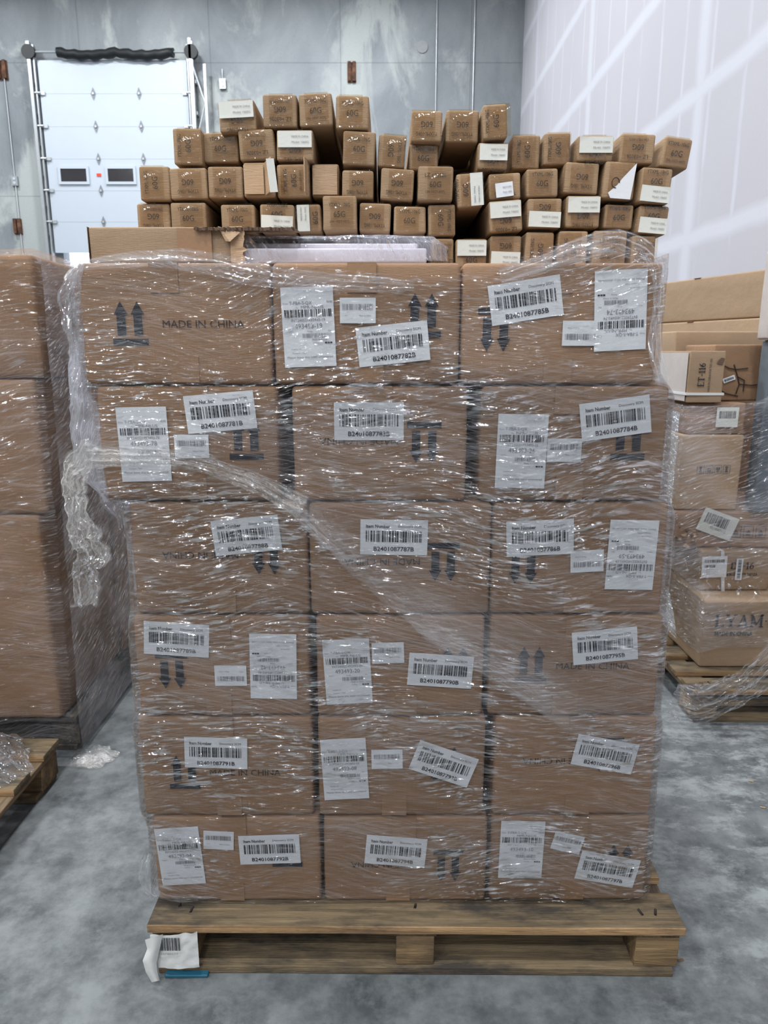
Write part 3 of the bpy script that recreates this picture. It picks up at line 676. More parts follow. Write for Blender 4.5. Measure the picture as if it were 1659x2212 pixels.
# the pile of long narrow cartons on top
YT = 1.60
TUBES = [ # tier, x0,y0,x1,y1, tilt, print orientation (u/d/l/r/n), sticker, depth offset
 (1, 472, 214, 552, 286, 3, 'd', 't', .0), (1, 568, 202, 643, 277, 0, 'd', '', .0), (1, 645, 199, 719, 275, 3, 'u', '', 0), (1, 725, 204, 798, 281, -1, 'u', '', 0),
 (2, 375, 275, 435, 357, -1, 'r', '', .0), (2, 439, 285, 514, 353, 0, 'u', '', .02), (2, 516, 277, 594, 348, 3, 'd', '', 0), (2, 598, 279, 677, 349, 0, 'd', 't', 0),
 (2, 740, 281, 812, 359, -3, 'u', '', 0), (2, 815, 288, 878, 364, -5, 'l', '', .01), (2, 882, 310, 947, 370, -1, 'u', '', .02), (2, 949, 326, 1018, 372, 0, 'n', '', .22),
 (1.5, 887, 237, 957, 307, -1, 'd', '', 0), (1.5, 961, 236, 1037, 309, -1, 'd', '', .01), (1.5, 1040, 223, 1099, 302, 4, 'r', '', -.01),
 (2, 1031, 307, 1100, 368, -1, 'd', 't', 0), (2, 1104, 290, 1169, 366, 0, 'r', '', .03), (2, 1172, 285, 1235, 358, 1, 'r', '', .02),
 (2, 1245, 291, 1328, 350, 0, 'd', 't', .0), (2, 1336, 287, 1419, 355, -2, 'd', '', .0), (2, 1425, 294, 1498, 366, -8, 'u', '', -.01),
 (3, 302, 357, 365, 434, 0, 'r', '', 0), (3, 367, 361, 446, 432, 1, 'd', '', 0), (3, 450, 358, 524, 430, 0, 'd', '', 0), (3, 527, 349, 594, 428, 1, 'n', 'flap', 0),
 (3, 598, 353, 668, 428, 1, 'r', '', .0), (3, 673, 353, 732, 427, 0, 'n', 'flapr', .02), (3, 737, 366, 808, 430, -2, 'd', '', 0), (3, 820, 362, 896, 435, -4, 'd', '', 0),
 (3, 901, 357, 980, 436, -1, 'u', '', -.01), (3, 986, 371, 1046, 450, 5, 'r', 'r', -.01), (3, 1054, 372, 1128, 432, 3, 'd', 's', .0), (3, 1134, 362, 1208, 427, 2, 'u', '', 0),
 (3, 1217, 349, 1297, 421, -3, 'd', '', 0), (3, 1299, 347, 1376, 432, -3, 'n', 'torn', 0), (3, 1378, 360, 1455, 441, -4, 'u', 'b', -.01),
 (4, 298, 438, 367, 503, 0, 'd', '', .01), (4, 370, 436, 445, 503, 0, 'u', '', 0), (4, 477, 440, 550, 503, 0, 'u', '', 0), (4, 562, 440, 636, 503, -1, 'u', 'b', 0),
 (4, 640, 440, 694, 503, 2, 'r', 'l', .01), (4, 696, 421, 771, 500, 0, 'u', '', -.02), (4, 775, 437, 845, 503, -2, 'd', '', 0), (4, 848, 444, 921, 505, -1, 'u', '', 0), (4, 923, 440, 985, 511, 1, 'l', '', 0),
 (4, 1053, 430, 1131, 503, 5, 'd', 't', -.01), (4, 1137, 427, 1216, 494, 0, 'd', 'b', 0), (4, 1220, 421, 1300, 493, 0, 'd', 't', 0), (4, 1302, 440, 1371, 496, -2, 'u', '', .01), (4, 1374, 443, 1447, 508, -3, 'u', 'b', 0),
 (5, 930, 514, 981, 580, 0, 'd', '', 0), (5, 983, 515, 1054, 580, 0, 'u', 't', 0), (5, 1056, 508, 1128, 580, 0, 'd', 'b', 0), (5, 1131, 500, 1199, 580, -1, 'r', '', 0), (5, 1202, 498, 1272, 580, 0, 'r', '', 0), (5, 1276, 497, 1357, 580, -1, 'u', '', 0), (5, 1360, 508, 1419, 580, 0, 'u', '', 0),
]
TIER = {1: ('top left cluster', 'top left cluster'), 1.5: ('raised right cluster', 'raised cluster'), 2: ('second tier from top', 'second tier'), 3: ('third tier from top', 'third tier'), 4: ('fourth tier from top', 'fourth tier'), 5: ('lowest tier', 'lowest tier')}
ORD = ['', 'leftmost', 'second from left', 'third from left', 'fourth from left', 'fifth from left', 'sixth from left', 'seventh from left', 'eighth from left', 'ninth from left', 'tenth from left', 'eleventh from left', 'twelfth from left', 'thirteenth from left', 'fourteenth from left', 'fifteenth from left', 'sixteenth from left', 'seventeenth from left']
STK = {'t': ', white sticker at its top', 'b': ', white sticker at its bottom', 'l': ', upright sticker on its left', 'r': ', upright sticker on its right', 's': ', small scuffed white sticker', 'torn': ', torn paper with ring mark', 'flap': ', end flap hanging open', 'flapr': ', plain unprinted open end', '': ''}
byt = {}
for T in TUBES: byt.setdefault(T[0], []).append(T)
rd = random.Random(11)
def tape_clear():
    m, nt = new_mat('clear_packing_tape'); n = N(nt)
    oc = n('ShaderNodeTexCoord').outputs['Object']; h = noise_(n, mapping(n, oc, (25, 25, 25)), 1, 3)
    bp = n('ShaderNodeBump', i_Height=h, i_Distance=.008).outputs[0]
    tr = n('ShaderNodeBsdfTransparent', i_Color=(.93, .88, .80, 1)).outputs[0]
    gl = n('ShaderNodeBsdfGlossy', i_Roughness=.10, i_Normal=bp).outputs[0]
    mx = n('ShaderNodeMixShader', i_0=.05, i_1=tr, i_2=gl).outputs[0]
    o = n('ShaderNodeOutputMaterial'); nt.links.new(mx, o.inputs[0]); return m
M['ctape'] = tape_clear()
for tier, L in byt.items():
    L.sort(key=lambda q: q[0+1]); nL = len(L)
    for k, (tt, x0, y0, x1, y1, tilt, ori, st, dy) in enumerate(L):
        Y = YT+dy; a = P(x0, y1, Y); b = P(x1, y0, Y); w = b.x-a.x-.002; h = b.z-a.z-.002; Ln = 1.05+rd.uniform(-.03, .03)
        if tilt: sc = 1-.35*abs(math.sin(R(tilt))); w *= sc; h *= sc
        pos = ORD[k+1] if k < nL-1 else 'rightmost'
        t = empty('long_carton', ((a.x+b.x)/2, Y, (a.z+b.z)/2-h/2), 0)
        zc = h/2; cyaw = rd.uniform(-.003, .003)
        t.rotation_euler = (0, -R(tilt)*.9, cyaw)
        if tilt:   # turn about the middle of its end
            off = Vector((0, 0, h/2)); rot = Euler(t.rotation_euler).to_matrix() @ off
            t.location = Vector(((a.x+b.x)/2, Y, (a.z+b.z)/2))-rot
        tag(t, "narrow carton, %s in pile's %s%s" % (pos, TIER[tier][0], STK[st]), 'carton', 'long narrow cartons piled on the central load')
        mb = MB(); mb.rbox(w, Ln, h, .005, (4, 8, 4), .0022, k+tier*9, 'kraft_tube')
        mb.v = [(x, y+Ln/2, z) for x, y, z in mb.v]
        yl = -.0032; hw_ = min(w, h)
        ro = {'u': 0, 'd': math.pi, 'r': math.pi/2, 'l': -math.pi/2}.get(ori)
        if ro is not None:
            v1 = Vector((-math.sin(ro), math.cos(ro)))
            sp_ = .009; base = {'t': -.014, 'b': .012}.get(st, 0)
            c1 = Vector((0, h/2+base*.8))+v1*.016; c2 = Vector((0, h/2+base*.8))+v1*-.002
            gsel = (k*7+int(tier*3)) % 5
            if st in ('l', 'r'): c1.x += .012 if st == 'l' else -.012; c2.x += .012 if st == 'l' else -.012
            mb.text('YTXML-106G' if gsel else 'LZ +03026', c1.x, c1.y, yl, width=.044, height=.0075, m='ink_soft', rot=ro)
            if st not in ('s',): mb.text('60G' if not (tier == 4 and k == 5) else '65G', c2.x, c2.y, yl, width=.024, height=.0115, m='ink_soft', rot=ro)
            if gsel in (0, 2) and st == '':
                c3 = c2-v1*.015; mb.text('(30-1027-007)', c3.x, c3.y, yl, width=.040, height=.006, m='ink_soft', rot=ro)
        bd = mb.build('carton_body', t)
        for p in bd.data.polygons: p.use_smooth = bd.data.materials[p.material_index].name.startswith('tan')
        # clear tape crossing the end and running over the top
        mb = MB(); tw = .024; x_ = rd.uniform(-.008, .008)
        if st not in ('flap', 'flapr'):
            mb.box(-tw, tw, -.0040, -.0034, .003, h-.003, 'ctape'); mb.box(-tw, tw, .002, .09, h+.001, h+.0016, 'ctape'); mb.build('clear_tape', t, (x_, 0, 0))
        def stick(w_, h_, cx_, cz_, rot=0, mat='paper_cream', qr=True):
            s_ = MB(); sheet(s_, w_, h_, mat, k, curl=.004)
            for q in range(2): s_.text(('MADE IN CHINA', 'Model: 1060G')[q], w_*.16, h_*(.16-.34*q), -.0014, width=w_*.50, height=.0036, m='ink_grey')
            s_.build('sticker', t, (cx_, -.0048, cz_), (0, rot, 0))
        if st == 't': stick(w*.93, .031, 0, h-.019)
        if st == 'b': stick(w*.93, .031, 0, .017, R(2))
        if st == 'l': stick(h*.95, .026, -w/2+.015, h/2, -math.pi/2)
        if st == 'r': stick(h*.95, .026, w/2-.013, h/2, math.pi/2)
        if st == 's': stick(w*.55, .028, -.002, .018, R(-5), 'paper')
        if st == 'torn':
            s_ = MB(); s_.poly([(-.016, -.036), (.026, -.037), (.032, .034), (.004, .002), (-.004, -.010), (-.022, -.026)], -.0052, 'paper', 0, h/2)
            s_.poly([(-.016, -.036), (-.022, -.026), (-.004, -.010), (.004, .002), (.032, .034), (.026, -.037)], -.0046, 'paper', 0, h/2)
            pr = [(-.008+.008*math.cos(q*.35), -.0056, h/2-.006+.010*math.sin(q*.35)) for q in range(15)]
            s_.tube(pr, .0009, 'ink', 5); s_.build('torn_paper', t)
        if st == 'flap':
            s_ = MB(); s_.box(0, .002, -.052, 0, .004, h-.002, 'kraft_pale'); s_.build('end_flap', t, (.012, -.002, 0), (0, 0, R(22)))
            s_ = MB(); s_.box(-w*.48, .010, -.006, -.0035, .006, h*.90, 'kraft_pale'); s_.build('end_flap', t)
            s_ = MB(); sheet(s_, .016, h*.92, 'paper_cream', 3); s_.build('sticker', t, (.034, -.052, h*.45), (0, R(-5), R(15)))
        if st == 'flapr':
            s_ = MB(); s_.box(-.0345, -.0325, -.045, .0, .002, h+.004, 'kraft_pale'); s_.build('end_flap', t, (w*.0, -.002, 0), (0, 0, R(-8)))
            s_ = MB(); s_.box(-w*.45, w*.45, -.006, -.0035, .004, h-.004, 'kraft_pale'); s_.build('end_flap', t)

# ---------------------------------------------------------------- stretch film round the main load
wrap = empty('stretch_wrap', (0, YF, PT), 0, 'clear stretch film wound round the central load of boxes', 'plastic film')
inv = Matrix.Translation((0, -YF, -PT))
xl = []; xr = []
for ly in range(6):
    zc0, zc1 = LZ[ly], LZ[ly+1]; xl += [(zc0+.03, ext[ly][0]-.006), (zc1-.03, ext[ly][0]-.006)]; xr += [(zc0+.03, ext[ly][1]+.006), (zc1-.03, ext[ly][1]+.006)]
xl[0] = (0, xl[0][1]-.01); 
TOPE = [(180, 562), (260, 552), (380, 545), (480, 547), (590, 560), (700, 575), (800, 584), (920, 595), (1000, 597), (1080, 590), (1160, 570), (1230, 540), (1300, 522), (1345, 514), (1380, 526), (1425, 548)]
tope = [(P(x, y, YF).x, P(x, y, YF).z) for x, y in TOPE]
def sheet_fn(layer, seed, Zb, zt_fn, yoff):
    def fn(u, v):
        # u runs left side -> front -> right side
        dl = .95; wf = 1.22; Lt = dl*2+wf; s_ = u*Lt
        if s_ < dl: X = None; fx = -.6
        xf = (s_-dl)/wf
        xm = -.61+xf*1.24
        zt_ = zt_fn(min(max(xm, -.62), .62)) if 0 < xf < 1 else zt_fn(-.62 if xf <= 0 else .62)
        zb_ = Zb+.004*math.sin(s_*9)
        z = zb_+(zt_-zb_)*v
        XL = lerp_table(xl, z)-yoff*.5; XR = lerp_table(xr, z)+yoff*.5
        yf = YF-.0075-yoff
        nz = noise.noise_vector(Vector((s_*5, z*16, seed)))*.0022+noise.noise_vector(Vector((s_*12, z*50, seed+2)))*.0010
        if xf <= 0: p = Vector((XL, yf+(dl-s_), z)); 
        elif xf >= 1: p = Vector((XR, yf+(s_-dl-wf), z))
        else: p = Vector((XL+(XR-XL)*xf, yf, z))
        # soft corners
        if 0 < xf < .012: p.y += .006*(1-xf/.012)
        if .988 < xf < 1: p.y += .006*(xf-.988)/.012
        if z > ZTOP-.002 and 0 < xf < 1: p.y += (z-ZTOP+.002)*.25
        return inv @ (p+nz), (s_, z)
    return fn
grid_obj('wrap_sheet', sheet_fn(0, 1.0, PT+.006, lambda x: lerp_table(tope, x), 0), 300, 200, M['film'], wrap)
def top2(x): return lerp_table([(-.62, LZ[4]+.02), (-.2, LZ[5]-.02), (.2, LZ[5]+.04), (.62, LZ[5]+.02)], x)
s2 = grid_obj('wrap_sheet', sheet_fn(1, 5.0, LZ[0]+.02, top2, .004), 220, 140, M['film_soft'], wrap)
def PX(px, py, Y): return inv @ P(px, py, Y)
pp = [(185, 985), (250, 985), (330, 985), (430, 1000), (560, 1045), (660, 1098)]
ribbon('twisted_band', [PX(x, y, 1.424) for x, y in pp], [.055, .045, .040, .038, .045, .060], M['film_rope'], wrap, 120, 26, .006, 10, 3, crinkle=.0025)
pp = [(640, 1085), (720, 1145), (800, 1205), (900, 1275), (1020, 1350), (1180, 1440), (1310, 1515), (1425, 1575)]
ribbon('spread_band', [PX(x, y, 1.424) for x, y in pp], [.055, .085, .11, .14, .17, .20, .22, .22], M['film_spread'], wrap, 120, 30, .003, 12, 9, crinkle=.0006)
pp = [(205, 960), (172, 1005), (166, 1060), (176, 1115), (192, 1160), (200, 1200), (190, 1245), (188, 1305)]
ribbon('hanging_tail', [PX(x, y, 1.43) for x, y in pp], [.035, .065, .05, .055, .08, .07, .045, .065], M['film_rope'], wrap, 220, 50, .010, 12, 12, crinkle=.012)
# loose milky flap standing off the left side of the load
LE = [(560, 172), (600, 140), (645, 122), (680, 133), (740, 146), (820, 150), (900, 152), (980, 156), (1030, 175), (1085, 225)]
RE = [(560, 182), (640, 184), (760, 190), (830, 196), (900, 214), (1085, 236)]
def flap_fn(u, v):
    y = 560+(1085-560)*v; xa = lerp_table(LE, y); xb = lerp_table(RE, y)
    x = xa+(xb-xa)*u; p = P(x, y, 1.452-.012*math.sin(u*3.1)); p += noise.noise_vector(Vector((u*2.5, v*9, 4)))*.006+noise.noise_vector(Vector((u*6, v*30, 7)))*.003
    return inv @ p, (u*.08, v*.5)
grid_obj('loose_flap', flap_fn, 22, 130, M['film_flap'], wrap)
LE2 = [(1040, 190), (1080, 216), (1130, 255), (1190, 280), (1280, 291)]
RE2 = [(1040, 230), (1085, 288), (1130, 288), (1280, 296)]
def flap2_fn(u, v):
    y = 1040+(1280-1040)*v; xa = lerp_table(LE2, y); xb = lerp_table(RE2, y)
    p = P(xa+(xb-xa)*u, y, 1.45)+noise.noise_vector(Vector((u*2.5, v*9, 8)))*.004
    return inv @ p, (u*.08, v*.25)
grid_obj('loose_flap', flap2_fn, 10, 60, M['film_flap'], wrap)
# crumpled edge at the lower left corner
pp = [(322, 1840), (312, 1880), (322, 1915), (360, 1935), (430, 1940)]
ribbon('crumpled_hem', [PX(x, y, 1.43) for x, y in pp], [.03, .035, .04, .03, .02], M['film_band'], wrap, 60, 14, .005, 6, 22, crinkle=.004)
# gathered peak of film at the top right
pp = [(1080, 600), (1170, 572), (1250, 540), (1330, 522), (1385, 545), (1415, 575), (1422, 640), (1412, 740), (1430, 830)]
ribbon('gathered_edge', [PX(x, y, 1.430) for x, y in pp], [.03, .035, .045, .05, .05, .03, .022, .025, .03], M['film_rim'], wrap, 110, 18, .005, 9, 31, crinkle=.002)
pp = [(172, 575), (300, 560), (430, 565), (540, 590), (640, 605), (760, 612), (900, 618)]
ribbon('gathered_edge', [PX(x, y, 1.430) for x, y in pp], [.02, .03, .045, .045, .04, .035, .02], M['film_rim'], wrap, 110, 18, .004, 9, 35, crinkle=.002)

# torn paper tag and blue scrap at the pallet corner
t = empty('paper_tag', (P(370, 2085, 1.36).x, 1.362, .02), 0, 'torn white paper tag with a barcode stuck to the front left pallet corner', 'paper tag')
a = P(325, 2012, 1.362); b = P(432, 2085, 1.362)
def tagfn(u, v):
    x = a.x+(b.x-a.x)*u; z = b.z+(a.z-b.z)*v+.010*(u-.5)*v; jag = .002*noise.noise(Vector((u*6, v*6, 0)))
    return Vector((x, 1.358-.006*math.sin(u*3)-jag, z+.004*noise.noise(Vector((u*5, 0, 3)))*v))-t.location, (u, v)
grid_obj('paper_front', tagfn, 24, 16, M['paper_worn'], t)
LL = [(313, 2030), (318, 2050), (308, 2075), (315, 2100), (328, 2122)]
RR = [(352, 2018), (345, 2050), (338, 2080), (340, 2100), (345, 2118)]
def tagfn2(u, v):
    i = v*4; k = min(int(i), 3); f = i-k
    l = (LL[k][0]*(1-f)+LL[k+1][0]*f, LL[k][1]*(1-f)+LL[k+1][1]*f); r = (RR[k][0]*(1-f)+RR[k+1][0]*f, RR[k][1]*(1-f)+RR[k+1][1]*f)
    p = P(l[0]*(1-u)+r[0]*u, l[1]*(1-u)+r[1]*u, 1.347-.008*math.sin(u*3.1)); p.z = max(p.z, .002)
    return p-t.location, (u, v)
grid_obj('torn_strip', tagfn2, 8, 20, M['paper_worn'], t)
mb = MB(); barcode(mb, 0, 0, .062, .034, 0, 'tag'); mb.text('0210780577', .0, -.026, 0, width=.05, height=.005, m='ink_grey')
c = P(359, 2040, 1.349); mb.build('barcode', t, c-t.location)
mb = MB(); mb.rbox(.10, .05, .008, .003, (4, 2, 1), .002, 2, 'blue')
c = P(400, 2107, 1.36); tag(mb.build('plastic_scrap', loc=(c.x, 1.39, .0006), smooth=True), 'flat blue plastic scrap on the floor under the front left pallet corner', 'scrap')

# ---------------------------------------------------------------- generic boxes
def cbox(name, x0, x1, y0, y1, z0, z1, label, mat='kraft', cat='box', group=None, seed=0, rz=0, r=.008, amp=.003, bulge=0, extra=None):
    t = empty(name, ((x0+x1)/2, (y0+y1)/2, z0), rz, label, cat, group)
    mb = MB(); mb.rbox(x1-x0, y1-y0, z1-z0-.001, r, (7, 7, 6), amp, seed, mat, bulge); 
    if extra: extra(mb, (x1-x0), (y1-y0), (z1-z0))
    o = mb.build('carton_body', t)
    nk = M[mat].name
    for p in o.data.polygons: p.use_smooth = o.data.materials[p.material_index].name == nk
    return t
# left stack
G = 'big wrapped boxes on the left pallet'
XL_ = -1.085
for i, (z0, z1, nm) in enumerate(((PT+.001, .885, 'tall brown box at the bottom of the wrapped left stack, front'), (.887, 1.33, 'brown box in the middle of the wrapped left stack, front'), (1.332, 1.71, 'brown box on top of the wrapped left stack, front'))):
    cbox('large_box', -1.98, XL_-.025*(2-i)*1.2, 2.30, 2.88, z0, z1, nm, 'kraft', 'box', G, i+40, bulge=.012, r=.018, amp=.006)
for i, (z0, z1, nm) in enumerate(((PT+.001, .885, 'tall red-marked box behind the bottom box of the left stack'), (.887, 1.33, 'brown box behind the middle box of the left stack'), (1.332, 1.69, 'brown box behind the top box of the left stack'))):
    def ex(mb, w, d, h, i=i):
        if i == 0:
            mb.text('FRAGILE', 0, h*.80, 0, width=.34, height=.09, m='red', side='right', x=w/2+.004, rot=R(0)) if False else None
            for q in range(5): mb.box(w/2+.0045, w/2+.0055, -d/2+.1, d/2-.1, h*(.62+.06*q), h*(.62+.06*q)+.018, 'red')
    cbox('large_box', -1.98, XL_-.02*(2-i), 2.895, 3.50, z0, z1, nm, 'kraft', 'box', G, i+50, r=.012, amp=.004, extra=ex)
def side_label(px, py, X, w, h, parent_name):
    pass
for (o_name, yc, zc, w, h) in (('top', 2.62, 1.50, .17, .20), ('bottom', 3.10, .36, .14, .19)):
    par = [o for o in COL.objects if o.get('label', '').startswith('brown box on top of the wrapped left' if o_name == 'top' else 'tall red-marked')][0]
    mb = MB(); sheet(mb, w, h, 'paper', 3)
    for q in range(5): mb.text('493493 MPR NJ US', 0, h*(.34-.16*q), -.0012, width=w*.7, height=.008, m='ink_grey')
    xx = XL_+.012 if o_name == 'top' else XL_-.04+.006
    mb.build('shipping_label', par, Vector((xx, yc, zc))-Vector(par.location), (0, 0, R(90)))
wl = empty('stretch_wrap', (-1.5, 2.3, PT), 0, 'clear stretch film wound round the tall stack on the left', 'plastic film')
invL = Matrix.Translation((1.5, -2.3, -PT))
def wlf(u, v):
    s_ = u*2.05; z = .02+(1.715-.02)*v; c = Vector((0, 0, 0)); xx = XL_+.018-.03*(1-v)
    if s_ < .85: p = Vector((-1.935+s_+(.0 if s_ < .80 else 0)*0, 2.282-.006, z)); 
    else: p = Vector((xx, 2.276+(s_-.85), z))
    if s_ < .85: p.x = -1.98+(xx+1.98)*s_/.85
    if .83 < s_ < .85: p.y += .010*(s_-.83)/.02
    p.y -= .012*math.exp(-((z-.9)/.05)**2)*0
    p += noise.noise_vector(Vector((s_*5, z*9, 3)))*.005+noise.noise_vector(Vector((s_*9, z*40, 6)))*.003
    return invL @ p, (s_, z)
grid_obj('wrap_sheet', wlf, 200, 160, film('stack_stretch_film', haze=.05, crease=.20, fine=.7, bump=.7, gloss=.10, crumple=.3, ang=-8, tint=(.88, .86, .90)), wl)
M['film_side'] = film('layered_side_film', haze=.22, crease=.34, fine=.8, bump=.9, gloss=.14, ang=-22, crumple=.4, tint=(.86, .84, .90))
def wside(u, v):
    z = .03+1.66*v; y = 2.30+1.15*u; x = XL_+.030-.03*(1-v)
    return invL @ (Vector((x, y, z))+noise.noise_vector(Vector((y*5, z*9, 13)))*.005), (y, z)
grid_obj('side_layers', wside, 70, 100, M['film_side'], wl)
def wtop(u, v):
    xx = -1.98+(XL_+.018+1.98)*u; y = 2.28+1.2*v; z = 1.722-.012*v
    return invL @ (Vector((xx, y, z))+noise.noise_vector(Vector((xx*7, y*7, 0)))*.006), (xx, y)
grid_obj('wrap_top', wtop, 50, 60, M['film_soft'], wl)
# crumpled film on the floor and on the near left pallet
def heap(name, cx, cy, z0, rx, ry, hz, seed, label, mat, layers=3):
    t = empty(name, (cx, cy, z0), 0, label, 'plastic film')
    for L in range(layers):
        s_ = 1-.22*L
        def fn(u, v, L=L, s_=s_):
            an = u*2*math.pi; r_ = v; x = math.cos(an)*rx*r_*s_; y = math.sin(an)*ry*r_*s_
            e = 1+.25*noise.noise(Vector((math.cos(an)*2, math.sin(an)*2, seed+L)))
            z = hz*s_*(1-r_**2)*(.6+.6*abs(noise.noise(Vector((x*16, y*16, seed+L)))))+.002
            nz = noise.noise_vector(Vector((x*40, y*40, seed+L)))*hz*.22
            return (x*e+nz.x, y*e+nz.y, max(.001, z+nz.z)), (x*e, y*e)
        grid_obj('film_layer', fn, 60, 24, mat, t)
c = P(195, 1648, 2.2); an = PITCH+math.atan((1645-1106)/F_PX); yy = CAMH/math.tan(an)
heap('film_scrap', P(197, 1645, yy).x, yy+.02, 0, .085, .075, .035, 3, 'crumpled clear film scrap on the floor at the corner of the left stack', M['film_rope'], 2)
heap('film_wad', -1.50, 1.98, PT+.001, .40, .22, .16, 8, 'crumpled grey film lying on the near left pallet', film('dusty_stretch_film', haze=.30, crease=.3, bump=2, tint=(.40, .40, .42), gloss=.2), 3)

# ---------------------------------------------------------------- right stack
G = 'mixed boxes on the right pallet'
def serif(mb, s_, x, z, h, y, m):
    """slab serif capitals built from strokes"""
    t = h*.17; cx = x
    def bar(ax, az, bx, bz, w=t):
        a = Vector((ax, az)); b = Vector((bx, bz)); d = (b-a).normalized(); n_ = Vector((-d.y, d.x))*w/2
        mb.face([(cx+q.x, y, z+q.y) for q in (a-n_, b-n_, b+n_, a+n_)], m)
    def sf(ax, az, w=.34): bar(ax-h*w/2, az, ax+h*w/2, az, h*.09)
    for ch in s_:
        if ch == 'L': bar(.15*h, 0, .15*h, h); sf(.15*h, h); bar(0, .05*h, .68*h, .05*h, h*.1); bar(.66*h, 0, .66*h, .28*h, h*.07); cx += .88*h
        elif ch == 'Y': bar(.36*h, 0, .36*h, .48*h); bar(.36*h, .45*h, .06*h, h); bar(.36*h, .45*h, .68*h, h, h*.09); sf(.36*h, .04*h); sf(.07*h, h, .3); sf(.67*h, h, .3); cx += .92*h
        elif ch == 'A': bar(.07*h, 0, .38*h, h, h*.08); bar(.38*h, h, .68*h, 0); bar(.18*h, .33*h, .58*h, .33*h, h*.08); sf(.07*h, .04*h, .3); sf(.68*h, .04*h, .3); cx += .95*h
        elif ch == 'M': bar(.12*h, 0, .12*h, h, h*.09); bar(.86*h, 0, .86*h, h); bar(.12*h, h, .48*h, .15*h); bar(.48*h, .15*h, .84*h, h, h*.08); sf(.12*h, .04*h, .3); sf(.86*h, .04*h, .34); sf(.08*h, h, .22); sf(.9*h, h, .22); cx += 1.16*h
        elif ch == 'o': mb.box(cx, cx+.12*h, y, y+.0005, z+.45*h, z+.56*h, m); cx += .26*h
        elif ch == '0' or ch == 'O':
            k = 18
            for i in range(k):
                a0, a1 = 2*math.pi*i/k, 2*math.pi*(i+1)/k
                q = lambda a, r1, r2: (cx+.34*h+math.cos(a)*r1, y, z+.5*h+math.sin(a)*r2)
                mb.face([q(a0, .34*h, .52*h), q(a1, .34*h, .52*h), q(a1, .2*h, .42*h), q(a0, .2*h, .42*h)], m)
            cx += .8*h
        elif ch == 'E': bar(.15*h, 0, .15*h, h); bar(0, h*.96, .62*h, h*.96, h*.09); bar(0, h*.04, .64*h, h*.04, h*.09); bar(.15*h, h*.5, .45*h, h*.5, h*.08); bar(.6*h, .78*h, .6*h, h, h*.07); bar(.63*h, 0, .63*h, .24*h, h*.07); cx += .82*h
        elif ch == 'T': bar(.34*h, 0, .34*h, h); bar(0, h*.96, .68*h, h*.96, h*.09); sf(.34*h, .04*h); bar(.02*h, .74*h, .02*h, h, h*.07); bar(.66*h, .74*h, .66*h, h, h*.07); cx += .82*h
        elif ch == '-': bar(.05*h, .45*h, .4*h, .45*h, h*.12); cx += .5*h
        elif ch == '1': bar(.2*h, 0, .2*h, h); bar(.03*h, .8*h, .2*h, .96*h, h*.09); sf(.2*h, .04*h, .36); cx += .5*h
        elif ch == '6':
            k = 16
            for i in range(k):
                a0, a1 = 2*math.pi*i/k, 2*math.pi*(i+1)/k
                q = lambda a, r1, r2: (cx+.28*h+math.cos(a)*r1, y, z+.32*h+math.sin(a)*r2)
                mb.face([q(a0, .28*h, .32*h), q(a1, .28*h, .32*h), q(a1, .15*h, .22*h), q(a0, .15*h, .22*h)], m)
            bar(.08*h, .35*h, .2*h, .75*h); bar(.2*h, .75*h, .46*h, .97*h, h*.12); cx += .68*h
    return cx
def ex_lyam(mb, w, d, h):
    serif(mb, 'LYAMoO', -w/2+.045, .178, .052, -d/2-.006, 'ink')
    mb.text('MADE IN CHINA', -w/2+.125, .150, -d/2-.006, width=.155, height=.019, m='ink', bold=True)
cbox('large_box', 1.305, 2.05, 2.73, 3.20, PT+.001, .43, 'battered brown box printed LYAM and MADE IN CHINA, lowest on the right pallet', 'kraft_gold', 'box', G, 60, r=.008, amp=.004, extra=ex_lyam)
def strap_part(par, x, w_, d, h, tilt=0):
    mb = MB(); e = .004
    mb.box(x-.007, x+.007, -d/2-e-.001, -d/2-e+.002, 0, h+e, 'strap'); mb.box(x-.007, x+.007, -d/2-e, d/2+e, h+e-.001, h+e+.001, 'strap')
    mb.build('strap', par, (0, 0, 0), (0, tilt, 0))
def ex16(mb, w, d, h):
    serif(mb, 'ET-16', -w/2+.125, .095, .030, -d/2-.0055, 'ink'); mb.text('MADE IN CHINA FOR THD USA', -w/2+.165, .072, -d/2-.0055, width=.15, height=.013, m='ink', bold=True)
t = cbox('cardboard_box', 1.33, 1.625, 2.86, 3.25, .431, .605, 'flat orange-brown box printed ET-16 with a white strap, on the LYAM box', 'kraft_gold', 'box', G, 61, extra=ex16)
strap_part(t, -.045, 0, .39, .174, R(-6))
mb = MB(); sheet(mb, .105, .092, 'paper', 3); barcode(mb, 0, .026, .085, .013, -.0012, 'e1'); barcode(mb, -.018, .004, .045, .011, -.0012, 'e2')
for q in range(3): mb.text('JRUR2-OP MPR NJ', -.01, -.012-.009*q, -.0012, width=.05, height=.004, m='ink_grey')
mb.build('shipping_label', t, (-.093, -.202, .105), (0, R(-2), 0))
mb = MB(); sheet(mb, .094, .028, 'paper', 5); barcode(mb, 0, 0, .086, .014, -.0012, 'e3'); mb.build('barcode_sticker', t, (.012, -.203, .095), (0, R(90), 0))
def exA(mb, w, d, h):
    for q in range(3):
        x = -w/2+.235+q*.052; y = -d/2-.0055
        for (a, b, c, e) in ((x, x+.042, .045, .047), (x, x+.042, .093, .095), (x, x+.002, .045, .095), (x+.040, x+.042, .045, .095)): mb.box(a, b, y, y+.0005, c, e, 'ink_soft')
        mb.poly([(-.008, -.012), (.008, -.012), (.010, 0), (0, .010), (-.010, 0)], y, 'ink_soft', x+.021, .068)
        mb.text('1060kg', x+.021, .102, y, width=.026, height=.006, m='ink_soft')
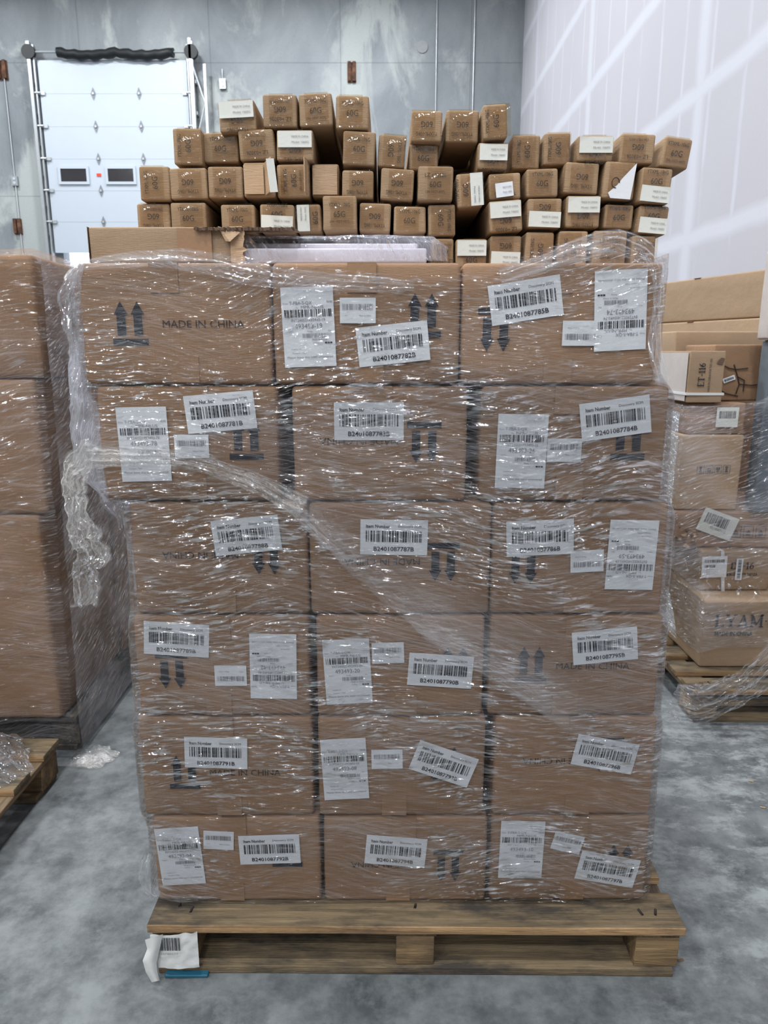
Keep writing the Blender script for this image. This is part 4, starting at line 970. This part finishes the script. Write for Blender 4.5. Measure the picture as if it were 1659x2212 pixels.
t = cbox('cardboard_box', 1.225, 1.95, 2.90, 3.35, .607, .765, 'brown box with torn corner and tilted barcode label, above ET-16 box', 'kraft', 'box', G, 62, r=.012, amp=.006, extra=exA)
mb = MB(); sheet(mb, .155, .10, 'paper_cream', 7); barcode(mb, -.01, .012, .10, .045, -.0012, 'a1'); mb.text('0210587112', .01, -.022, -.0012, width=.07, height=.010, m='ink_grey')
mb.build('barcode_sticker', t, (-.19, -.236, .105), (0, R(20), 0))
rd = random.Random(5); mb = MB()
for i in range(26):
    a = Vector((rd.uniform(-.365, -.28), -.232+rd.uniform(-.012, .0), rd.uniform(.0, .09)))
    v = [a+Vector((rd.uniform(-.018, .018), rd.uniform(-.006, .006), rd.uniform(-.014, .014))) for _ in range(4)]
    mb.face(v, 'kraft_pale' if i % 2 else 'kraft_edge')
mb.build('torn_corner', t)
def exB(mb, w, d, h):
    y = -d/2-.0055
    for q in range(4):
        x = -w/2+.075+q*.036; zb = .155
        for (a, b, c, e) in ((x, x+.030, zb, zb+.0015), (x, x+.030, zb+.034, zb+.0355), (x, x+.0015, zb, zb+.0355), (x+.0285, x+.030, zb, zb+.0355)): mb.box(a, b, y, y+.0005, c, e, 'ink_soft')
        if q == 1: mb.poly([(-.008, -.010), (.008, -.010), (.009, .004), (-.009, .004)], y, 'ink_soft', x+.015, zb+.018)
        elif q == 2: mb.poly([(0, -.012), (.010, .002), (.006, .010), (0, .006), (-.006, .010), (-.010, .002)], y, 'ink_soft', x+.015, zb+.018)
        else: mb.poly([(-.007, -.012), (.007, -.012), (.002, 0), (.007, .012), (-.007, .012), (-.002, 0)], y, 'ink_soft', x+.015, zb+.018)
cbox('cardboard_box', 1.225, 1.485, 2.92, 3.35, .767, 1.083, 'brown box with a faint row of handling symbols under film, middle of the right stack', 'kraft_pale', 'box', G, 63, extra=exB)
t = cbox('cardboard_box', 1.245, 1.485, 2.93, 3.35, 1.085, 1.213, 'low brown box with a pale label under the ET-116 box on the right', 'kraft', 'box', G, 64)
mb = MB(); sheet(mb, .09, .08, 'paper_cream', 9); barcode(mb, 0, .01, .07, .03, -.0012, 'c1'); mb.build('barcode_sticker', t, (.04, -.222, .07))
def ex116(mb, w, d, h):
    # print reads upwards along the narrow front
    b = len(mb.v); serif(mb, 'ET-116', 0, 0, .026, 0, 'ink'); ww = max(p[0] for p in mb.v[b:])
    for i in range(b, len(mb.v)):
        x, y, z = mb.v[i]; mb.v[i] = (-.008-z+.0, -d/2-.0055, .065+x*.95)
    mb.text('MADE IN CHINA FOR THD USA', .012, .11, -d/2-.0055, width=.13, height=.009, m='ink_soft', rot=math.pi/2)
    mb.poly([(-.014, -.010), (.010, -.014), (.018, .010), (.004, .014), (-.006, .004)], -d/2-.006, 'kraft_edge', .048, .165)
t = cbox('cardboard_box', 1.222, 1.366, 2.90, 3.22, 1.215, 1.420, 'upright tan box printed ET-116 sideways with a strap, high on the right stack', 'kraft_gold', 'box', G, 65, extra=ex116, amp=.004, r=.004)
mb = MB(); mb.box(-.0752, -.0744, -.15, .15, .006, .198, 'beige'); mb.build('lit_side_sheet', t)  # added sheet: daylight and film haze on the left face, put into its colour
mb = MB(); mb.box(-.0775, .0765, -.165, .165, .030, .040, 'strap'); mb.build('strap', t)
def exdraw(mb, w, d, h):
    y = -d/2-.006; 
    ln = [[(-.08, .15), (-.05, .135), (-.02, .13), (.03, .135)], [(-.03, .15), (-.01, .10), (.0, .07), (-.01, .03)], [(-.01, .10), (.02, .085), (.02, .04)], [(.0, .07), (.05, .065), (.08, .068)], [(-.08, .15), (-.085, .05), (-.05, .03), (.0, .02)]]
    for L in ln:
        pts = [(a, y, b) for a, b in L]; mb.tube(pts, .0022, 'ink_soft', 6)
t = cbox('cardboard_box', 1.372, 1.60, 3.02, 3.32, 1.215, 1.447, 'brown box with a line-drawn chair and small sticker, right of the ET-116 box', 'kraft', 'box', G, 66, extra=exdraw)
mb = MB(); sheet(mb, .05, .02, 'paper', 4); barcode(mb, 0, 0, .04, .010, -.0012, 'd'); mb.build('barcode_sticker', t, (-.045, -.157, .09), (0, R(-20), 0))
cbox('cardboard_box', 1.33, 1.88, 3.36, 3.56, 1.215, 1.51, 'brown taped box behind the ET-116 box on the right stack', 'kraft_gold', 'box', G, 67, rz=R(3))
cbox('cardboard_box', 1.24, 1.88, 3.37, 3.56, PT+.001, 1.213, 'tall plain brown box at the back of the right stack', 'kraft', 'box', G, 68)
def exdk(mb, w, d, h):
    y = -d/2-.0065
    for q in range(4):
        zc = h-.06-.055*q; k = 16; xc = -w/2+.030
        mb.tube([(xc+.015*math.cos(a*math.pi/8), y, zc+.015*math.sin(a*math.pi/8)) for a in range(17)], .0012, 'paper', 5)
        mb.poly([(-.006, -.007), (.006, -.007), (0, .008)], y, 'paper', xc, zc)
cbox('display_box', 1.525, 1.80, 2.865, 2.945, .767, 1.463, 'tall slate grey box with round white symbols at the right frame edge', 'slate', 'box', G, 69, extra=exdk)
def exyl(mb, w, d, h):
    mb.poly([(-w/2+.012, .0), (w/2, .0), (w/2, .07), (-w/2+.012, .12)], -d/2-.006, 'yellow')
cbox('display_box', 1.497, 1.78, 2.86, 2.935, 1.465, 1.80, 'pale box with a yellow patch on top of the slate grey box, frame edge', 'beige', 'box', G, 70, extra=exyl)
# right wrap
wr = empty('stretch_wrap', (1.2, 2.7, PT), 0, 'clear stretch film wound round the mixed stack on the right', 'plastic film')
invR = Matrix.Translation((-1.2, -2.7, -PT))
fr_ = film('loose_stack_film', haze=.12, crease=.26, fine=.75, bump=1.5, ang=-10, gloss=.14, tint=(.88, .89, .95))
def wrf(u, v):
    s_ = u*1.75; dl = .85
    zt_ = lerp_table([(0, 1.30), (.85, 1.205), (1.10, 1.215), (1.30, 1.30), (1.75, 1.36)], s_); zb_ = lerp_table([(0, .24), (.8, .20), (.95, .24), (1.75, .26)], s_)
    z = zb_+(zt_-zb_)*v
    yf = lerp_table([(.1, 2.705), (.44, 2.705), (.5, 2.82), (1.3, 2.845)], z); xl_ = lerp_table([(.1, 1.29), (.44, 1.29), (.55, 1.20), (1.3, 1.20)], z)
    if s_ < dl: p = Vector((xl_, yf+(dl-s_), z))
    else: p = Vector((xl_+(s_-dl), yf, z))
    p += noise.noise_vector(Vector((s_*4, z*8, 3)))*.006+noise.noise_vector(Vector((s_*10, z*30, 6)))*.003
    return invR @ p, (s_, z)
grid_obj('wrap_sheet', wrf, 180, 140, fr_, wr)
pp = [(1500, 1530), (1530, 1560), (1580, 1510), (1640, 1440), (1720, 1370)]
pts = [invR @ P(x, y, 2.50) for x, y in [(1450, 1505), (1500, 1520), (1560, 1500), (1620, 1470), (1700, 1400)]]
ribbon('hanging_tail', pts, [.12, .17, .15, .13, .16], film('draped_film', haze=.05, crease=.3, fine=.9, bump=1.8, gloss=.16), wr, 90, 30, .010, 8, 41, crinkle=.004)
def wrside(u, v):
    z = .26+.92*v; y = 2.87+.62*u; x = 1.19
    if z < .44: y -= .12*(1-(z-.26)/.18); x += .02
    return invR @ (Vector((x, y, z))+noise.noise_vector(Vector((y*5, z*9, 23)))*.006), (y, z)
grid_obj('side_layers', wrside, 50, 80, film('bluish_side_film', haze=.20, crease=.38, fine=.8, bump=1.2, gloss=.2, ang=-8, tint=(.80, .84, .97)), wr)
# big flat cartons behind, against the drywall
def big(x, y, z0, z1, ln, label, seed, dx=0):
    t = empty('long_box', (x+dx, y, z0), R(19+90), label, 'box', 'very long cartons along the right wall')
    mb = MB(); mb.rbox(ln, .50, z1-z0-.002, .010, (12, 5, 4), .004, seed, 'kraft_gold'); mb.v = [(a+ln/2, b-.25, c) for a, b, c in mb.v]
    mb.build('carton_body', t, smooth=True)
    mb = MB(); mb.box(ln*.3, ln*.3+.05, -.501, .004, z1-z0-.003, z1-z0-.001, 'tape'); mb.build('tape_strip', t)
big(2.0, 3.62, 1.592, 1.83, 2.1, 'very long brown carton, upper one, behind the mixed right stack', 71)
big(1.98, 3.62, .001, 1.590, 2.1, 'very tall long brown carton, lower one, behind the mixed right stack', 72)
# small litter on the floor
rd = random.Random(2)
for i, (px, py) in enumerate(((1622, 1688), (1648, 1745), (1470, 2075))):
    an = PITCH+math.atan((py-1106)/F_PX); y = CAMH/math.tan(an); c = P(px, py, y)
    mb = MB(); mb.rbox(.016, .007, .002, .0008, (2, 1, 1), .0008, i, ('kraft_gold', 'kraft_gold', 'kraft_edge')[i])
    tag(mb.build('wood_chip', loc=(c.x, y, .0004), rot=(0, 0, rd.uniform(0, 3))), ('tiny tan wood chip on the floor right, farther one', 'tiny tan wood chip on the floor at the right edge, nearer one', 'small dark chip on the floor right of the central pallet')[i], 'wood chip')
